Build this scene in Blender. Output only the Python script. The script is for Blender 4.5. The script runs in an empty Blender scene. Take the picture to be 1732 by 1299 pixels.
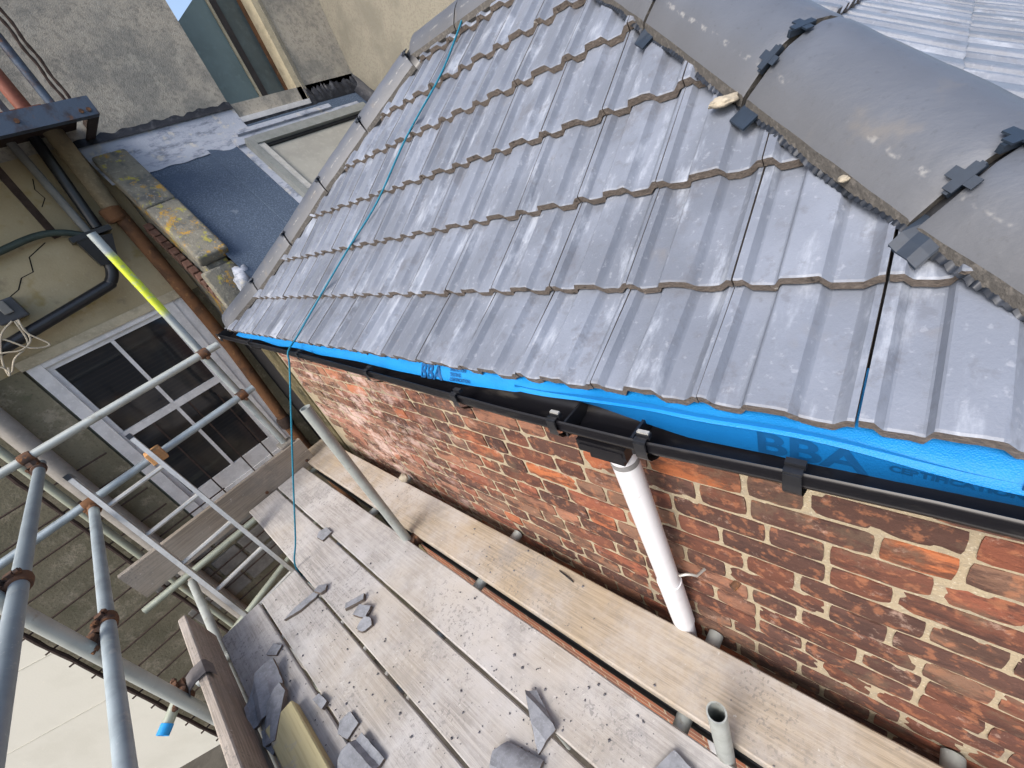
import bpy, bmesh, math, random
from mathutils import Vector, Matrix, noise
random.seed(7)
S = bpy.context.scene
COL = S.collection
# ------------------------------------------------------------------ camera, sky, sun, exposure
# world: x towards the brick wall, y along the wall away from the viewer, z up; origin at the eye, deck at z=-1.66
RW = [[0.60386947, -0.72195612, -0.33781802], [-0.59864967, -0.13096596, -0.79023192], [0.52627011, 0.67943158, -0.51128514]]
cam_d = bpy.data.cameras.new('camera'); cam = bpy.data.objects.new('camera', cam_d); COL.objects.link(cam)
cam.matrix_world = Matrix(((RW[0][0], -RW[1][0], -RW[2][0], 0), (RW[0][1], -RW[1][1], -RW[2][1], 0), (RW[0][2], -RW[1][2], -RW[2][2], 0), (0, 0, 0, 1)))
cam_d.sensor_width = 36; cam_d.lens = 705.54 / 1732 * 36; cam_d.clip_start = .02; cam_d.clip_end = 500
S.camera = cam
SUN_DIR = Vector((-.70, -.05, .70)).normalized()          # towards the sun
W = bpy.data.worlds.new('World'); S.world = W; W.use_nodes = True
wn = W.node_tree.nodes; wl = W.node_tree.links
sky = wn.new('ShaderNodeTexSky'); sky.sky_type = 'NISHITA'; sky.sun_disc = False
sky.sun_elevation = math.asin(SUN_DIR.z); sky.sun_rotation = math.atan2(SUN_DIR.x, SUN_DIR.y)
sky.air_density = 1.0; sky.dust_density = 4.0; sky.ozone_density = 1.0
wl.new(sky.outputs[0], wn['Background'].inputs[0]); wn['Background'].inputs[1].default_value = .15
sd = bpy.data.lights.new('sun', 'SUN'); sd.energy = 1.4; sd.angle = math.radians(24); sd.color = (1, .98, .96)
sun = bpy.data.objects.new('sun', sd); COL.objects.link(sun)
sun.rotation_euler = SUN_DIR.to_track_quat('Z', 'Y').to_euler()
S.view_settings.view_transform = 'Standard'; S.view_settings.look = 'None'
S.view_settings.exposure = .99; S.view_settings.gamma = 1
S.render.engine = 'CYCLES'; S.cycles.use_denoising = True; S.cycles.max_bounces = 6

# ------------------------------------------------------------------ helpers
def lerp(a, b, t): return a + (b - a) * t
def interp(x, xs, ys):
    if x <= xs[0]: return ys[0]
    for i in range(1, len(xs)):
        if x <= xs[i]: return lerp(ys[i-1], ys[i], (x - xs[i-1]) / (xs[i] - xs[i-1]))
    return ys[-1]
def nz(p, s=1.0, seed=0): return noise.noise(Vector((p[0]*s+seed*7.3, p[1]*s+seed*3.1, p[2]*s-seed*5.7)))
def tag(o, label=None, cat=None, group=None, kind=None):
    if label: o['label'] = label
    if cat: o['category'] = cat
    if group: o['group'] = group
    if kind: o['kind'] = kind
    return o
def empty(name, loc=(0, 0, 0), label=None, cat=None, group=None):
    o = bpy.data.objects.new(name, None); o.empty_display_size = .1; COL.objects.link(o); o.location = loc
    return tag(o, label, cat, group)
def link(name, me, parent=None, mats=None, smooth=None):
    if mats:
        for m in (mats if isinstance(mats, (list, tuple)) else [mats]): me.materials.append(m)
    if smooth is not None:
        me.polygons.foreach_set('use_smooth', [True] * len(me.polygons))
        if smooth: me.set_sharp_from_angle(angle=math.radians(smooth))
    o = bpy.data.objects.new(name, me); COL.objects.link(o)
    if parent:
        o.parent = parent
        o.matrix_parent_inverse = Matrix.Translation(-Vector(world_loc(parent)))
    return o
def world_loc(o):
    v = Vector(o.location)
    while o.parent: 
        v = v - 0 * v if False else v + o.matrix_parent_inverse.translation + Vector(o.parent.location)
        o = o.parent
    return v
class MB:
    def __init__(s): s.v = []; s.f = []; s.m = []
    def add(s, vs, fs, mi=0):
        b = len(s.v); s.v += [tuple(v) for v in vs]; s.f += [tuple(i + b for i in f) for f in fs]; s.m += [mi] * len(fs); return s
    def box(s, lo, hi, mi=0, M=None):
        (a, b, c), (d, e, f) = lo, hi
        vs = [Vector(p) for p in ((a,b,c),(d,b,c),(d,e,c),(a,e,c),(a,b,f),(d,b,f),(d,e,f),(a,e,f))]
        if M: vs = [M @ v for v in vs]
        return s.add(vs, ((3,2,1,0),(4,5,6,7),(0,1,5,4),(1,2,6,5),(2,3,7,6),(3,0,4,7)), mi)
    def ring(s, pts, rads, n=16, cap=True, mi=0, closed=False, squash=1.0):
        pts = [Vector(p) for p in pts]; N = len(pts); vs = []; fs = []
        if not hasattr(rads, '__len__'): rads = [rads] * N
        T0 = (pts[1] - pts[0]).normalized()
        u = T0.orthogonal().normalized()
        for i, p in enumerate(pts):
            t = (pts[min(i+1, N-1)] - pts[max(i-1, 0)]).normalized()
            u = (u - t * u.dot(t)).normalized(); w = t.cross(u)
            for k in range(n):
                a = 2*math.pi*k/n; vs.append(p + (u*math.cos(a) + w*math.sin(a)*squash) * rads[i])
        for i in range(N-1):
            for k in range(n): fs.append((i*n+k, i*n+(k+1) % n, (i+1)*n+(k+1) % n, (i+1)*n+k))
        if cap: fs += [tuple(range(n-1, -1, -1)), tuple(range((N-1)*n, N*n))]
        return s.add(vs, fs, mi)
    def pipe(s, p0, p1, r, th=.004, n=20, mi=0):        # hollow tube with open ends
        p0, p1 = Vector(p0), Vector(p1); t = (p1-p0).normalized(); u = t.orthogonal().normalized(); w = t.cross(u); vs = []; fs = []
        for p, rr in ((p0, r), (p1, r), (p1, r-th), (p0, r-th)):
            for k in range(n):
                a = 2*math.pi*k/n; vs.append(p + (u*math.cos(a)+w*math.sin(a))*rr)
        for j in range(4):
            j2 = (j+1) % 4
            for k in range(n): fs.append((j*n+k, j*n+(k+1) % n, j2*n+(k+1) % n, j2*n+k))
        return s.add(vs, fs, mi)
    def strip(s, rows, mi=0, close=False):              # rows: list of equal-length point lists
        n = len(rows[0]); vs = [p for r in rows for p in r]; fs = []
        for i in range(len(rows)-1):
            for k in range(n-1): fs.append((i*n+k, i*n+k+1, (i+1)*n+k+1, (i+1)*n+k))
            if close: fs.append((i*n+n-1, i*n, (i+1)*n, (i+1)*n+n-1))
        return s.add(vs, fs, mi)
    def mesh(s, name):
        me = bpy.data.meshes.new(name); me.from_pydata(s.v, [], s.f); me.polygons.foreach_set('material_index', s.m); me.update(); return me
    def build(s, name, mats, parent=None, smooth=None, fix=True):
        me = s.mesh(name)
        if fix:
            bm = bmesh.new(); bm.from_mesh(me); bmesh.ops.recalc_face_normals(bm, faces=bm.faces); bm.to_mesh(me); bm.free()
        return link(name, me, parent, mats, smooth)
def bevel_box(lo, hi, r=.004, seg=2, jit=0):
    me = MB().box(lo, hi).mesh('b'); bm = bmesh.new(); bm.from_mesh(me)
    bmesh.ops.bevel(bm, geom=bm.edges[:], offset=r, segments=seg, affect='EDGES', profile=.6)
    if jit:
        for v in bm.verts: v.co += Vector((nz(v.co, 9, 1), nz(v.co, 9, 2), nz(v.co, 9, 3))) * jit
    bm.to_mesh(me); bm.free(); return me

# ------------------------------------------------------------------ materials
def C(*c): return (c[0], c[1], c[2], 1)
class Mat:
    """small node helper: layers of world-space noise over a base colour"""
    def __init__(s, name, base, rough=.8, metal=0.0, spec=.3):
        s.m = bpy.data.materials.new(name); s.m.use_nodes = True; s.nt = s.m.node_tree; s.n = s.nt.nodes; s.l = s.nt.links
        s.b = s.n['Principled BSDF']; s.b.inputs['Roughness'].default_value = rough; s.b.inputs['Metallic'].default_value = metal
        s.b.inputs['Specular IOR Level'].default_value = spec
        g = s.n.new('ShaderNodeNewGeometry'); s.pos = g.outputs['Position']; s.geo = g
        rgb = s.n.new('ShaderNodeRGB'); rgb.outputs[0].default_value = C(*base); s.col = rgb.outputs[0]; s.hgt = None
    def vec(s, scale=(1, 1, 1), off=(0, 0, 0), rot=(0, 0, 0)):
        mp = s.n.new('ShaderNodeMapping'); mp.inputs['Scale'].default_value = scale; mp.inputs['Location'].default_value = off; mp.inputs['Rotation'].default_value = rot
        s.l.new(s.pos, mp.inputs[0]); return mp.outputs[0]
    def noise(s, scale, detail=4, rough=.6, stretch=(1, 1, 1), off=(0, 0, 0), dist=0, rot=(0, 0, 0)):
        t = s.n.new('ShaderNodeTexNoise'); t.inputs['Scale'].default_value = scale; t.inputs['Detail'].default_value = detail; t.inputs['Roughness'].default_value = rough; t.inputs['Distortion'].default_value = dist
        s.l.new(s.vec(stretch, off, rot), t.inputs['Vector']); return t.outputs['Fac']
    def voro(s, scale, stretch=(1, 1, 1)):
        t = s.n.new('ShaderNodeTexVoronoi'); t.inputs['Scale'].default_value = scale; s.l.new(s.vec(stretch), t.inputs['Vector']); return t.outputs['Distance']
    def ramp(s, fac, lo, hi):
        r = s.n.new('ShaderNodeMapRange'); r.inputs[1].default_value = lo; r.inputs[2].default_value = hi; r.clamp = True; r.interpolation_type = 'SMOOTHSTEP'; s.l.new(fac, r.inputs[0]); return r.outputs[0]
    def math(s, op, a, b):
        m = s.n.new('ShaderNodeMath'); m.operation = op
        for i, x in enumerate((a, b)):
            if hasattr(x, 'node'): s.l.new(x, m.inputs[i])
            else: m.inputs[i].default_value = x
        return m.outputs[0]
    def axis(s, i):
        sp = s.n.new('ShaderNodeSeparateXYZ'); s.l.new(s.pos, sp.inputs[0]); return sp.outputs[i]
    def mix(s, fac, col, amt=1.0, mode='MIX'):
        x = s.n.new('ShaderNodeMix'); x.data_type = 'RGBA'; x.blend_type = mode; x.clamp_factor = True
        f = s.math('MULTIPLY', fac, amt) if hasattr(fac, 'node') else None
        if f: s.l.new(f, x.inputs[0])
        else: x.inputs[0].default_value = fac * amt
        s.l.new(s.col, x.inputs[6])
        if hasattr(col, 'node'): s.l.new(col, x.inputs[7])
        else: x.inputs[7].default_value = C(*col)
        s.col = x.outputs[2]; return s
    def layer(s, scale, lo, hi, col, amt=1.0, mode='MIX', **k): return s.mix(s.ramp(s.noise(scale, **k), lo, hi), col, amt, mode)
    def rnd(s, lo, hi):                                   # per object brightness
        oi = s.n.new('ShaderNodeObjectInfo'); r = s.n.new('ShaderNodeMapRange'); r.inputs[3].default_value = lo; r.inputs[4].default_value = hi
        s.l.new(oi.outputs['Random'], r.inputs[0]); s.scale_by(r.outputs[0]); return s
    def scale_by(s, val):
        x = s.n.new('ShaderNodeVectorMath'); x.operation = 'SCALE'; s.l.new(s.col, x.inputs[0])
        if hasattr(val, 'node'): s.l.new(val, x.inputs[3])
        else: x.inputs[3].default_value = val
        s.col = x.outputs[0]
    def objcol(s):
        oi = s.n.new('ShaderNodeObjectInfo'); s.col = oi.outputs['Color']; return s
    def attr(s, name):
        a = s.n.new('ShaderNodeAttribute'); a.attribute_name = name; s.col = a.outputs['Color']; return s
    def bump(s, fac, strength=.3, dist=.01):
        b = s.n.new('ShaderNodeBump'); b.inputs['Strength'].default_value = strength; b.inputs['Distance'].default_value = dist
        s.l.new(fac, b.inputs['Height'])
        if s.hgt: s.l.new(s.hgt, b.inputs['Normal'])
        s.hgt = b.outputs[0]; return s
    def done(s):
        s.l.new(s.col, s.b.inputs['Base Color'])
        if s.hgt: s.l.new(s.hgt, s.b.inputs['Normal'])
        return s.m
def M_tile(name, rot):
    m = Mat(name, (.138, .157, .195), .5, spec=.5)
    m.rnd(.80, 1.14)
    m.layer(3.2, .42, .68, (.208, .235, .29), .55, detail=5)
    m.layer(11, .53, .70, (.36, .395, .455), .62, detail=6, rough=.66, stretch=rot)
    m.layer(26, .56, .68, (.115, .125, .15), .5, detail=5, off=(6, 6, 1))
    m.layer(60, .60, .72, (.42, .44, .48), .22, detail=3)
    m.layer(6, .55, .66, (.095, .097, .11), .5, detail=7, rough=.72, off=(3, 1, 7))
    m.layer(5, .64, .74, (.16, .14, .12), .3, detail=4, off=(9, 2, 5))
    m.bump(m.noise(140, 5), .30, .003); m.bump(m.noise(22, 5, stretch=rot), .30, .006); return m.done()
TILE = M_tile('concrete_tile_face', (.38, 1.25, .38)); TILE2 = M_tile('concrete_tile_face_side', (1.25, .38, .38))
m = Mat('concrete_tile_raw_edge', (.135, .113, .097), .95); m.layer(70, .5, .7, (.20, .17, .148), .8); m.layer(40, .6, .72, (.035, .03, .028), .9); m.layer(22, .68, .74, (.5, .48, .44), .6)
m.bump(m.noise(120, 5), .8, .006); TILE_EDGE = m.done()
m = Mat('hip_tile_concrete', (.068, .078, .098), .52, spec=.5); m.rnd(.9, 1.1); m.layer(4, .4, .7, (.10, .115, .145), .6); m.layer(90, .58, .72, (.045, .05, .06), .35)
la = m.n.new('ShaderNodeAttribute'); la.attribute_name = 'lat'; bandm = m.math('MULTIPLY', m.ramp(la.outputs['Fac'], .093, .096), m.ramp(la.outputs['Fac'], .102, .099)); m.mix(m.math('MULTIPLY', bandm, m.math('MULTIPLY', m.ramp(m.noise(22, 3), .5, .6), m.ramp(m.noise(90, 3), .35, .6))), (.36, .36, .35), .55)
m.mix(m.ramp(la.outputs['Fac'], .06, .125), (.10, .098, .095), .45); m.layer(7, .6, .75, (.15, .135, .115), .5, off=(4, 4, 1))
m.bump(m.noise(70, 5, stretch=(1, .5, 1)), .28, .004); m.bump(m.noise(12, 4), .18, .008); HIP = m.done()
m = Mat('hip_tile_raw_edge', (.085, .08, .074), .95); m.layer(80, .5, .65, (.14, .13, .118), .8); m.layer(50, .6, .7, (.06, .055, .05), .8); m.bump(m.noise(110, 4), .6, .005); HIP_EDGE = m.done()
def plain(name, base, rough=.7, metal=0, spec=.3, var=.25, sc=12, bump=0, bs=60):
    m = Mat(name, base, rough, metal, spec)
    m.layer(sc, .35, .7, tuple(c*(1-var) for c in base), 1.0); m.layer(sc*5, .5, .75, tuple(min(1, c*(1+var)) for c in base), .6)
    if bump: m.bump(m.noise(bs, 4), bump, .004)
    return m.done()
# bricks
def M_brick(name, src):
    m = Mat(name, (.3, .12, .07), .9, spec=.2)
    if src == 'obj': m.objcol()
    else: m.attr('Col')
    m.layer(9, .46, .59, (.055, .032, .028), .78, detail=6, rough=.68, stretch=(1, .5, 1.6))
    m.layer(30, .52, .64, (.37, .155, .08), .45, detail=5)
    m.layer(14, .57, .68, (.43, .31, .25), .5, detail=8, rough=.78, off=(2, 9, 4))
    m.layer(5, .54, .64, (.12, .085, .06), .55, detail=7, rough=.72, off=(4, 4, 9))
    m.layer(130, .6, .72, (.05, .03, .028), .5)
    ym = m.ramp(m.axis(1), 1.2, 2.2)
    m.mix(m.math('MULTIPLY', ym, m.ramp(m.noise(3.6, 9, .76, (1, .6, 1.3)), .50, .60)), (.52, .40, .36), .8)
    m.bump(m.noise(26, 6, stretch=(1, .45, 1)), .8, .011); m.bump(m.noise(150, 4), .5, .003); return m.done()
BRICK = M_brick('old_red_brick', 'obj'); BRICK_FAR = M_brick('old_red_brick_far', 'attr')
m = Mat('lime_mortar', (.34, .285, .195), .97); m.layer(30, .45, .7, (.27, .235, .175), .8); m.layer(140, .55, .7, (.52, .47, .37), .7); m.layer(4, .55, .7, (.2, .17, .13), .6)
m.bump(m.noise(170, 4), .7, .004); m.bump(m.noise(35, 4), .4, .006); MORTAR = m.done()
m = Mat('mossy_render', (.135, .115, .062), .95); m.layer(6, .45, .62, (.065, .06, .035), .8); m.layer(20, .55, .72, (.3, .27, .19), .6); m.bump(m.noise(60, 5), .5, .006); MOSSY = m.done()
# timber boards
def M_board(name, base, dust, dust_amt, grain=(22, .7, 22)):
    m = Mat(name, base, .85, spec=.2)
    oi = m.n.new('ShaderNodeObjectInfo')
    m.rnd(.92, 1.06)
    m.layer(5, .44, .58, tuple(c*.58 for c in base), .65, detail=7, stretch=grain, dist=.5)
    m.layer(14, .5, .62, tuple(c*.5 for c in base), .4, detail=5, stretch=grain)
    m.layer(2.3, .38, .66, dust, dust_amt, detail=6, rough=.68)
    m.layer(3.4, .50, .63, tuple(c*.55 for c in dust), .55, detail=9, rough=.80, off=(5, 5, 5))
    m.layer(1.3, .5, .7, (base[0]*.95, base[1]*.86, base[2]*.7), .45, detail=6, off=(11, 3, 2))
    m.mix(m.math('MULTIPLY', m.ramp(m.noise(75, 3, off=(1, 2, 8)), .56, .62), m.ramp(m.noise(2.6, 5, off=(3, 9, 1)), .46, .6)), tuple(c*.35 for c in dust), .55)
    m.layer(40, .68, .74, (.62, .61, .58), .45, detail=3)
    m.bump(m.noise(16, 5, stretch=grain), .22, .003); m.bump(m.noise(220, 3), .25, .002); return m.done()
BOARD = M_board('dusty_scaffold_board', (.41, .39, .365), (.48, .475, .47), .85)
BOARD_Y = M_board('yellow_scaffold_board', (.41, .345, .26), (.45, .43, .41), .8)
BOARD_OLD = M_board('weathered_board_along_x', (.27, .235, .19), (.33, .31, .28), .45, (.7, 22, 22))
BOARD_OLD_Y = M_board('weathered_board_along_y', (.33, .29, .25), (.40, .375, .35), .5)
m = Mat('planed_batten', (.47, .42, .24), .75); m.layer(6, .45, .65, (.36, .31, .17), .6, stretch=(22, .8, 22)); m.layer(9, .6, .7, (.3, .29, .3), .7); BATTEN = m.done()
# metals and plastics
def M_tube(name, base, stain, sa, rough=.5):
    m = Mat(name, base, rough, .35, .5); m.rnd(.9, 1.08)
    m.layer(9, .4, .7, tuple(c*.7 for c in base), .7, detail=5); m.layer(22, .6, .72, stain, sa, detail=5); m.layer(90, .62, .72, (.55, .57, .58), .4)
    m.bump(m.noise(40, 3), .1, .002); return m.done()
TUBE = M_tube('galvanised_tube', (.39, .42, .40), (.22, .2, .16), .6); TUBE_B = M_tube('bluish_galvanised_tube', (.29, .345, .375), (.40, .42, .42), .7)
TUBE_G = M_tube('greenish_galvanised_tube', (.34, .37, .30), (.30, .27, .17), .8)
m = Mat('paint_marked_tube', (.36, .40, .40), .5, .3); m.layer(14, .45, .7, (.2, .25, .27), .7)
z = m.axis(2); band = m.math('MULTIPLY', m.ramp(z, -.29, -.22), m.ramp(z, .17, .11)); m.mix(m.math('MULTIPLY', band, m.ramp(m.noise(40, 4), .25, .5)), (.62, .72, .03), .92); TUBE_Y = m.done()
m = Mat('rusty_fitting', (.12, .062, .036), .85, .2); m.layer(25, .45, .65, (.06, .045, .04), .9); m.layer(40, .58, .7, (.27, .12, .045), .8); m.bump(m.noise(90, 4), .5, .003); RUST = m.done()
m = Mat('brown_rusted_pipe', (.155, .075, .035), .85); m.layer(8, .45, .65, (.07, .04, .025), .8); m.layer(24, .6, .7, (.3, .15, .06), .6); m.bump(m.noise(60, 4), .4, .004); RUSTPIPE = m.done()
DARKMETAL = plain('dark_rusted_bar', (.05, .034, .028), .9, 0, .3, .4, 30, .5)
ALU = plain('aluminium', (.52, .52, .49), .4, .45, .5, .18, 20)
m = Mat('black_gutter_plastic', (.007, .007, .009), .30, spec=.28); m.layer(30, .55, .74, (.035, .033, .03), .5, stretch=(1, .35, 1)); m.layer(12, .62, .76, (.10, .092, .082), .45, stretch=(1, .3, 1), detail=6); GUTTER = m.done()
m = Mat('white_pipe_plastic', (.66, .67, .70), .38, spec=.5); m.layer(7, .5, .75, (.52, .52, .53), .6); m.layer(60, .68, .74, (.35, .34, .33), .6); WHITEPIPE = m.done()
m = Mat('blue_membrane', (.004, .195, .52), .55, spec=.35); m.layer(5, .4, .7, (.004, .165, .46), .6); m.bump(m.voro(420), .35, .002); m.bump(m.noise(14, 3), .3, .01); BLUE = m.done()
m = Mat('blue_membrane_lower_layer', (.004, .125, .36), .5, spec=.35); m.layer(5, .4, .7, (.004, .105, .31), .6); m.bump(m.voro(420), .3, .002); BLUE2 = m.done()
BLUEINK = plain('membrane_print', (.003, .068, .2), .6)
BLACK = plain('black_plastic', (.014, .015, .018), .35, 0, .5, .3, 20); BLACKCLIP = plain('blue_black_clip', (.016, .026, .042), .45, 0, .5, .2, 20)
m = Mat('pleated_flashing', (.016, .02, .027), .35, .3, .5); m.layer(30, .52, .7, (.05, .06, .08), .6); PLEAT = m.done()
ROPE = plain('teal_rope', (.006, .16, .25), .6, 0, .3, .3, 90, .4, 400)
UNDER = plain('dark_underlay', (.02, .02, .022), .9)
# background building
m = Mat('pebble_render', (.43, .395, .33), .97); m.layer(1.8, .42, .60, (.25, .245, .22), .9, detail=7, rough=.7); m.layer(6, .5, .66, (.47, .44, .375), .65, detail=7, rough=.75); m.layer(11, .56, .68, (.20, .195, .18), .7, detail=7, rough=.75, off=(8, 1, 3)); m.layer(45, .5, .62, (.17, .165, .145), .4, detail=4); m.layer(4, .54, .64, (.19, .185, .165), .6, detail=8, rough=.75, off=(3, 3, 3))
m.bump(m.voro(150), .25, .005); m.bump(m.noise(90, 4), .35, .005); PEBBLE = m.done()
m = Mat('ochre_pebble_render', (.25, .235, .19), .97); m.layer(2.5, .42, .62, (.18, .17, .14), .85, detail=7); m.layer(60, .48, .62, (.18, .165, .13), .5); m.bump(m.voro(150), .5, .006); PEBBLE2 = m.done()
m = Mat('cream_masonry_paint', (.44, .37, .235), .95); m.layer(1.8, .45, .66, (.36, .295, .175), .8, detail=5); m.layer(6, .58, .7, (.25, .21, .14), .6, detail=6); m.layer(40, .6, .72, (.5, .44, .31), .5); m.layer(3, .6, .68, (.33, .25, .09), .7, off=(7, 1, 2))
m.bump(m.noise(70, 5), .45, .006); CREAM = m.done()
m = Mat('olive_stained_render', (.21, .19, .13), .97); m.layer(2.5, .4, .66, (.14, .13, .085), .85, detail=6, rough=.7); m.layer(7, .5, .64, (.35, .31, .23), .8, detail=7, rough=.78); m.layer(50, .55, .68, (.09, .085, .06), .6); m.layer(4, .6, .7, (.12, .125, .075), .8, off=(3, 8, 2))
m.bump(m.noise(50, 6), .6, .008); OLIVE = m.done()
m = Mat('cream_far_wall_paint', (.53, .52, .46), .9); m.layer(2, .42, .64, (.48, .47, .41), .7, detail=6); m.layer(30, .64, .72, (.62, .59, .5), .4); m.bump(m.noise(50, 4), .2, .005); FARWALL = m.done()
m = Mat('mineral_felt', (.05, .072, .108), .9); m.layer(110, .45, .62, (.095, .13, .185), .8, detail=3); m.layer(3, .45, .7, (.045, .068, .11), .8); m.layer(7, .64, .72, (.17, .2, .24), .5); m.bump(m.noise(260, 3), .5, .003); FELT = m.done()
m = Mat('lichen_coping', (.19, .18, .145), .97); m.layer(9, .42, .64, (.085, .09, .09), .85, detail=6); m.layer(40, .55, .7, (.33, .31, .26), .6); m.layer(7, .545, .62, (.45, .25, .02), .8, detail=9, rough=.8); m.layer(13, .58, .66, (.36, .33, .05), .7, detail=5, off=(5, 2, 1)); m.bump(m.noise(60, 5), .7, .008); COPING = m.done()
m = Mat('silver_flashing_paint', (.33, .36, .42), .6, .1, .5); m.layer(6, .48, .66, (.10, .12, .16), .8, detail=6, rough=.75, stretch=(1, 1, 3)); m.layer(14, .56, .68, (.46, .44, .39), .8, detail=5, off=(2, 2, 6)); m.bump(m.noise(25, 5), .5, .01); LEAD = m.done()
m = Mat('bitumen', (.018, .02, .026), .5); m.layer(16, .5, .7, (.07, .075, .085), .7, detail=6); m.bump(m.noise(30, 5), .6, .008); BITUMEN = m.done()
WHITEPAINT = plain('white_window_paint', (.70, .695, .685), .5, 0, .4, .2, 9, .2)
CREAMPAINT = plain('aged_cream_paint', (.50, .44, .31), .6, 0, .3, .25, 14, .3)
m = Mat('dark_window_glass', (.012, .014, .018), .08, 0, .5)
st = m.axis(2); w_ = m.math('SINE', m.math('MULTIPLY', st, 190), 0); m.mix(m.ramp(w_, .1, .9), (.03, .028, .025), .3); m.layer(2.3, .5, .66, (.055, .045, .035), .6, detail=2); DGLASS = m.done()  # horizontal reflection stripes are put into the pane colour
TEAL = plain('grey_green_panel', (.145, .205, .205), .3, 0, .5, .18, 4)
TEALD = plain('dark_grey_green_pane', (.075, .105, .11), .2, 0, .5, .2, 4)
GREYFRAME = plain('grey_roof_window_frame', (.23, .245, .235), .45, .2, .5, .2, 14)
BLIND = plain('roof_window_blind', (.30, .295, .26), .5, 0, .5, .15, 6)
m = Mat('blue_painted_steel', (.075, .10, .14), .55, .3); m.layer(7, .48, .66, (.05, .03, .022), .8, detail=6); m.layer(18, .6, .7, (.16, .08, .045), .7); m.bump(m.noise(60, 4), .3, .004); STEEL = m.done()
PIPEGREY = plain('grey_pipe', (.21, .21, .195), .6, 0, .4, .2, 8); PIPEBLK = plain('black_pipe', (.016, .018, .022), .35, 0, .5, .3, 14); PIPETAN = plain('painted_soil_pipe', (.23, .185, .115), .8, 0, .3, .3, 12, .4)
PIPEGRN = plain('green_pipe', (.045, .065, .055), .6, 0, .4, .3, 14); COLUMN = plain('grey_painted_pipe', (.32, .30, .27), .8, 0, .3, .18, 9, .3)
CABLE = plain('white_cable', (.55, .48, .36), .5); BOXGREY = plain('meter_box_plastic', (.045, .05, .06), .4, 0, .5)
REDPAINT = plain('red_brown_paint', (.21, .075, .05), .6, 0, .3, .3, 10)
WOODBLK = plain('fresh_orange_timber', (.52, .28, .12), .7, 0, .3, .25, 26)
CONC = plain('grey_concrete', (.22, .21, .19), .95, 0, .2, .3, 9, .5)
m = Mat('brown_clay_brick', (.10, .055, .042), .9); m.rnd(.7, 1.4); m.layer(30, .5, .7, (.2, .14, .11), .5); m.bump(m.noise(70, 4), .5, .004); DBRICK = m.done()
MORTARLUMP = plain('mortar_lump', (.36, .32, .25), .95, 0, .2, .3, 40, .8)
TAPE = plain('blue_tape', (.02, .27, .62), .4); BLUEBAND = plain('blue_board_end_band', (.16, .2, .33), .5, .3)
GREYFRAG = plain('broken_tile_face', (.27, .285, .31), .75, 0, .3, .3, 25, .4)
RUBBER = plain('grey_rubber_strap', (.13, .12, .12), .7)
GROUND = plain('yard_concrete', (.075, .07, .06), .95, 0, .2, .35, 3, .5, 30)
DARKIN = plain('crack_shadow_gap', (.02, .017, .014), .95)

# ------------------------------------------------------------------ ground and far wall
g = MB().add([(-150, -150, -5), (150, -150, -5), (150, 150, -5), (-150, 150, -5)], [(0, 1, 2, 3)]).build('ground', GROUND); g['kind'] = 'structure'
yo = empty('neighbouring_building', (-4.5, 5.6, -5), 'smooth pale cream rendered building beyond the rusty rail, lower left', 'building')
fd = Vector((.87, -.49, 0)); fn = Vector((-.49, -.87, 0)); f0 = Vector((-8.2, 9.0, 0))
FM = Matrix(((fd.x, -fn.x, 0, f0.x), (fd.y, -fn.y, 0, f0.y), (0, 0, 1, 0), (0, 0, 0, 1)))
MB().box((0, 0, -5), (8.05, 2.5, 4), M=FM).build('wall', FARWALL, yo)
JOINT = plain('render_joint', (.43, .42, .36), .95)
for zz in (-.9, -1.75, -2.6, -3.45): MB().box((0, -.004, zz), (8.04, -.0005, zz+.006), M=FM).build('render_joint', JOINT, yo)

# ------------------------------------------------------------------ the brick house
RK = [-.96067, -.53875, -.27248, -.08937, .03998, .12713]
X0 = .59; RUN = X0 * .38
XK = [X0 + RUN*k for k in range(6)]; ZK = [RK[k]*XK[k] for k in range(6)]
XK += [XK[5]+RUN, XK[5]+2*RUN]; ZK += [ZK[5]+RUN*.70, ZK[5]+RUN*1.4]
def zroof(x):
    return interp(x, XK, ZK) if x < XK[-1] else ZK[-1]+(x-XK[-1])*.7
XR = 2.07
RH = (-1.150, 1.115)     # right hip axis: y = a + b x
LH = (4.47, -1.12)       # left hip axis
house = empty('brick_house', (.9, 1.5, -5), 'red brick house with newly laid grey concrete tile hipped roof', 'house')
D = .70
# wall backing with mortar joints, then separate bricks
MB().box((D+.0054, -1.6, -2.06), (D+.22, 3.35, -.576)).build('wall', MORTAR, house)
wall = bpy.data.objects['wall.001'] if 'wall.001' in bpy.data.objects else None
for o in house.children:
    if o.name.startswith('wall'): wall = o
m = Mat('low_brickwork', (.2, .09, .06), .95)
bt = m.n.new('ShaderNodeTexBrick'); bt.inputs['Scale'].default_value = 1; bt.inputs['Brick Width'].default_value = .225; bt.inputs['Row Height'].default_value = .0765; bt.inputs['Mortar Size'].default_value = .006
bt.inputs['Color1'].default_value = C(.30, .11, .06); bt.inputs['Color2'].default_value = C(.16, .07, .05); bt.inputs['Mortar'].default_value = C(.35, .3, .22)
cb = m.n.new('ShaderNodeCombineXYZ'); m.l.new(m.axis(1), cb.inputs[0]); m.l.new(m.axis(2), cb.inputs[1]); m.l.new(cb.outputs[0], bt.inputs['Vector']); m.col = bt.outputs['Color']; LOWBRICK = m.done()
MB().box((D+.001, -1.6, -5), (D+.22, 3.35, -2.0605)).build('lower_wall', LOWBRICK, house)
MB().box((D-.006, 3.351, -5), (D+.22, 3.66, -.60)).build('mossy_wall_end', MOSSY, house)
MB().box((D+.221, -1.6, -5), (3.2, 3.6, -.56)).build('wall_core', UNDER, house)
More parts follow.
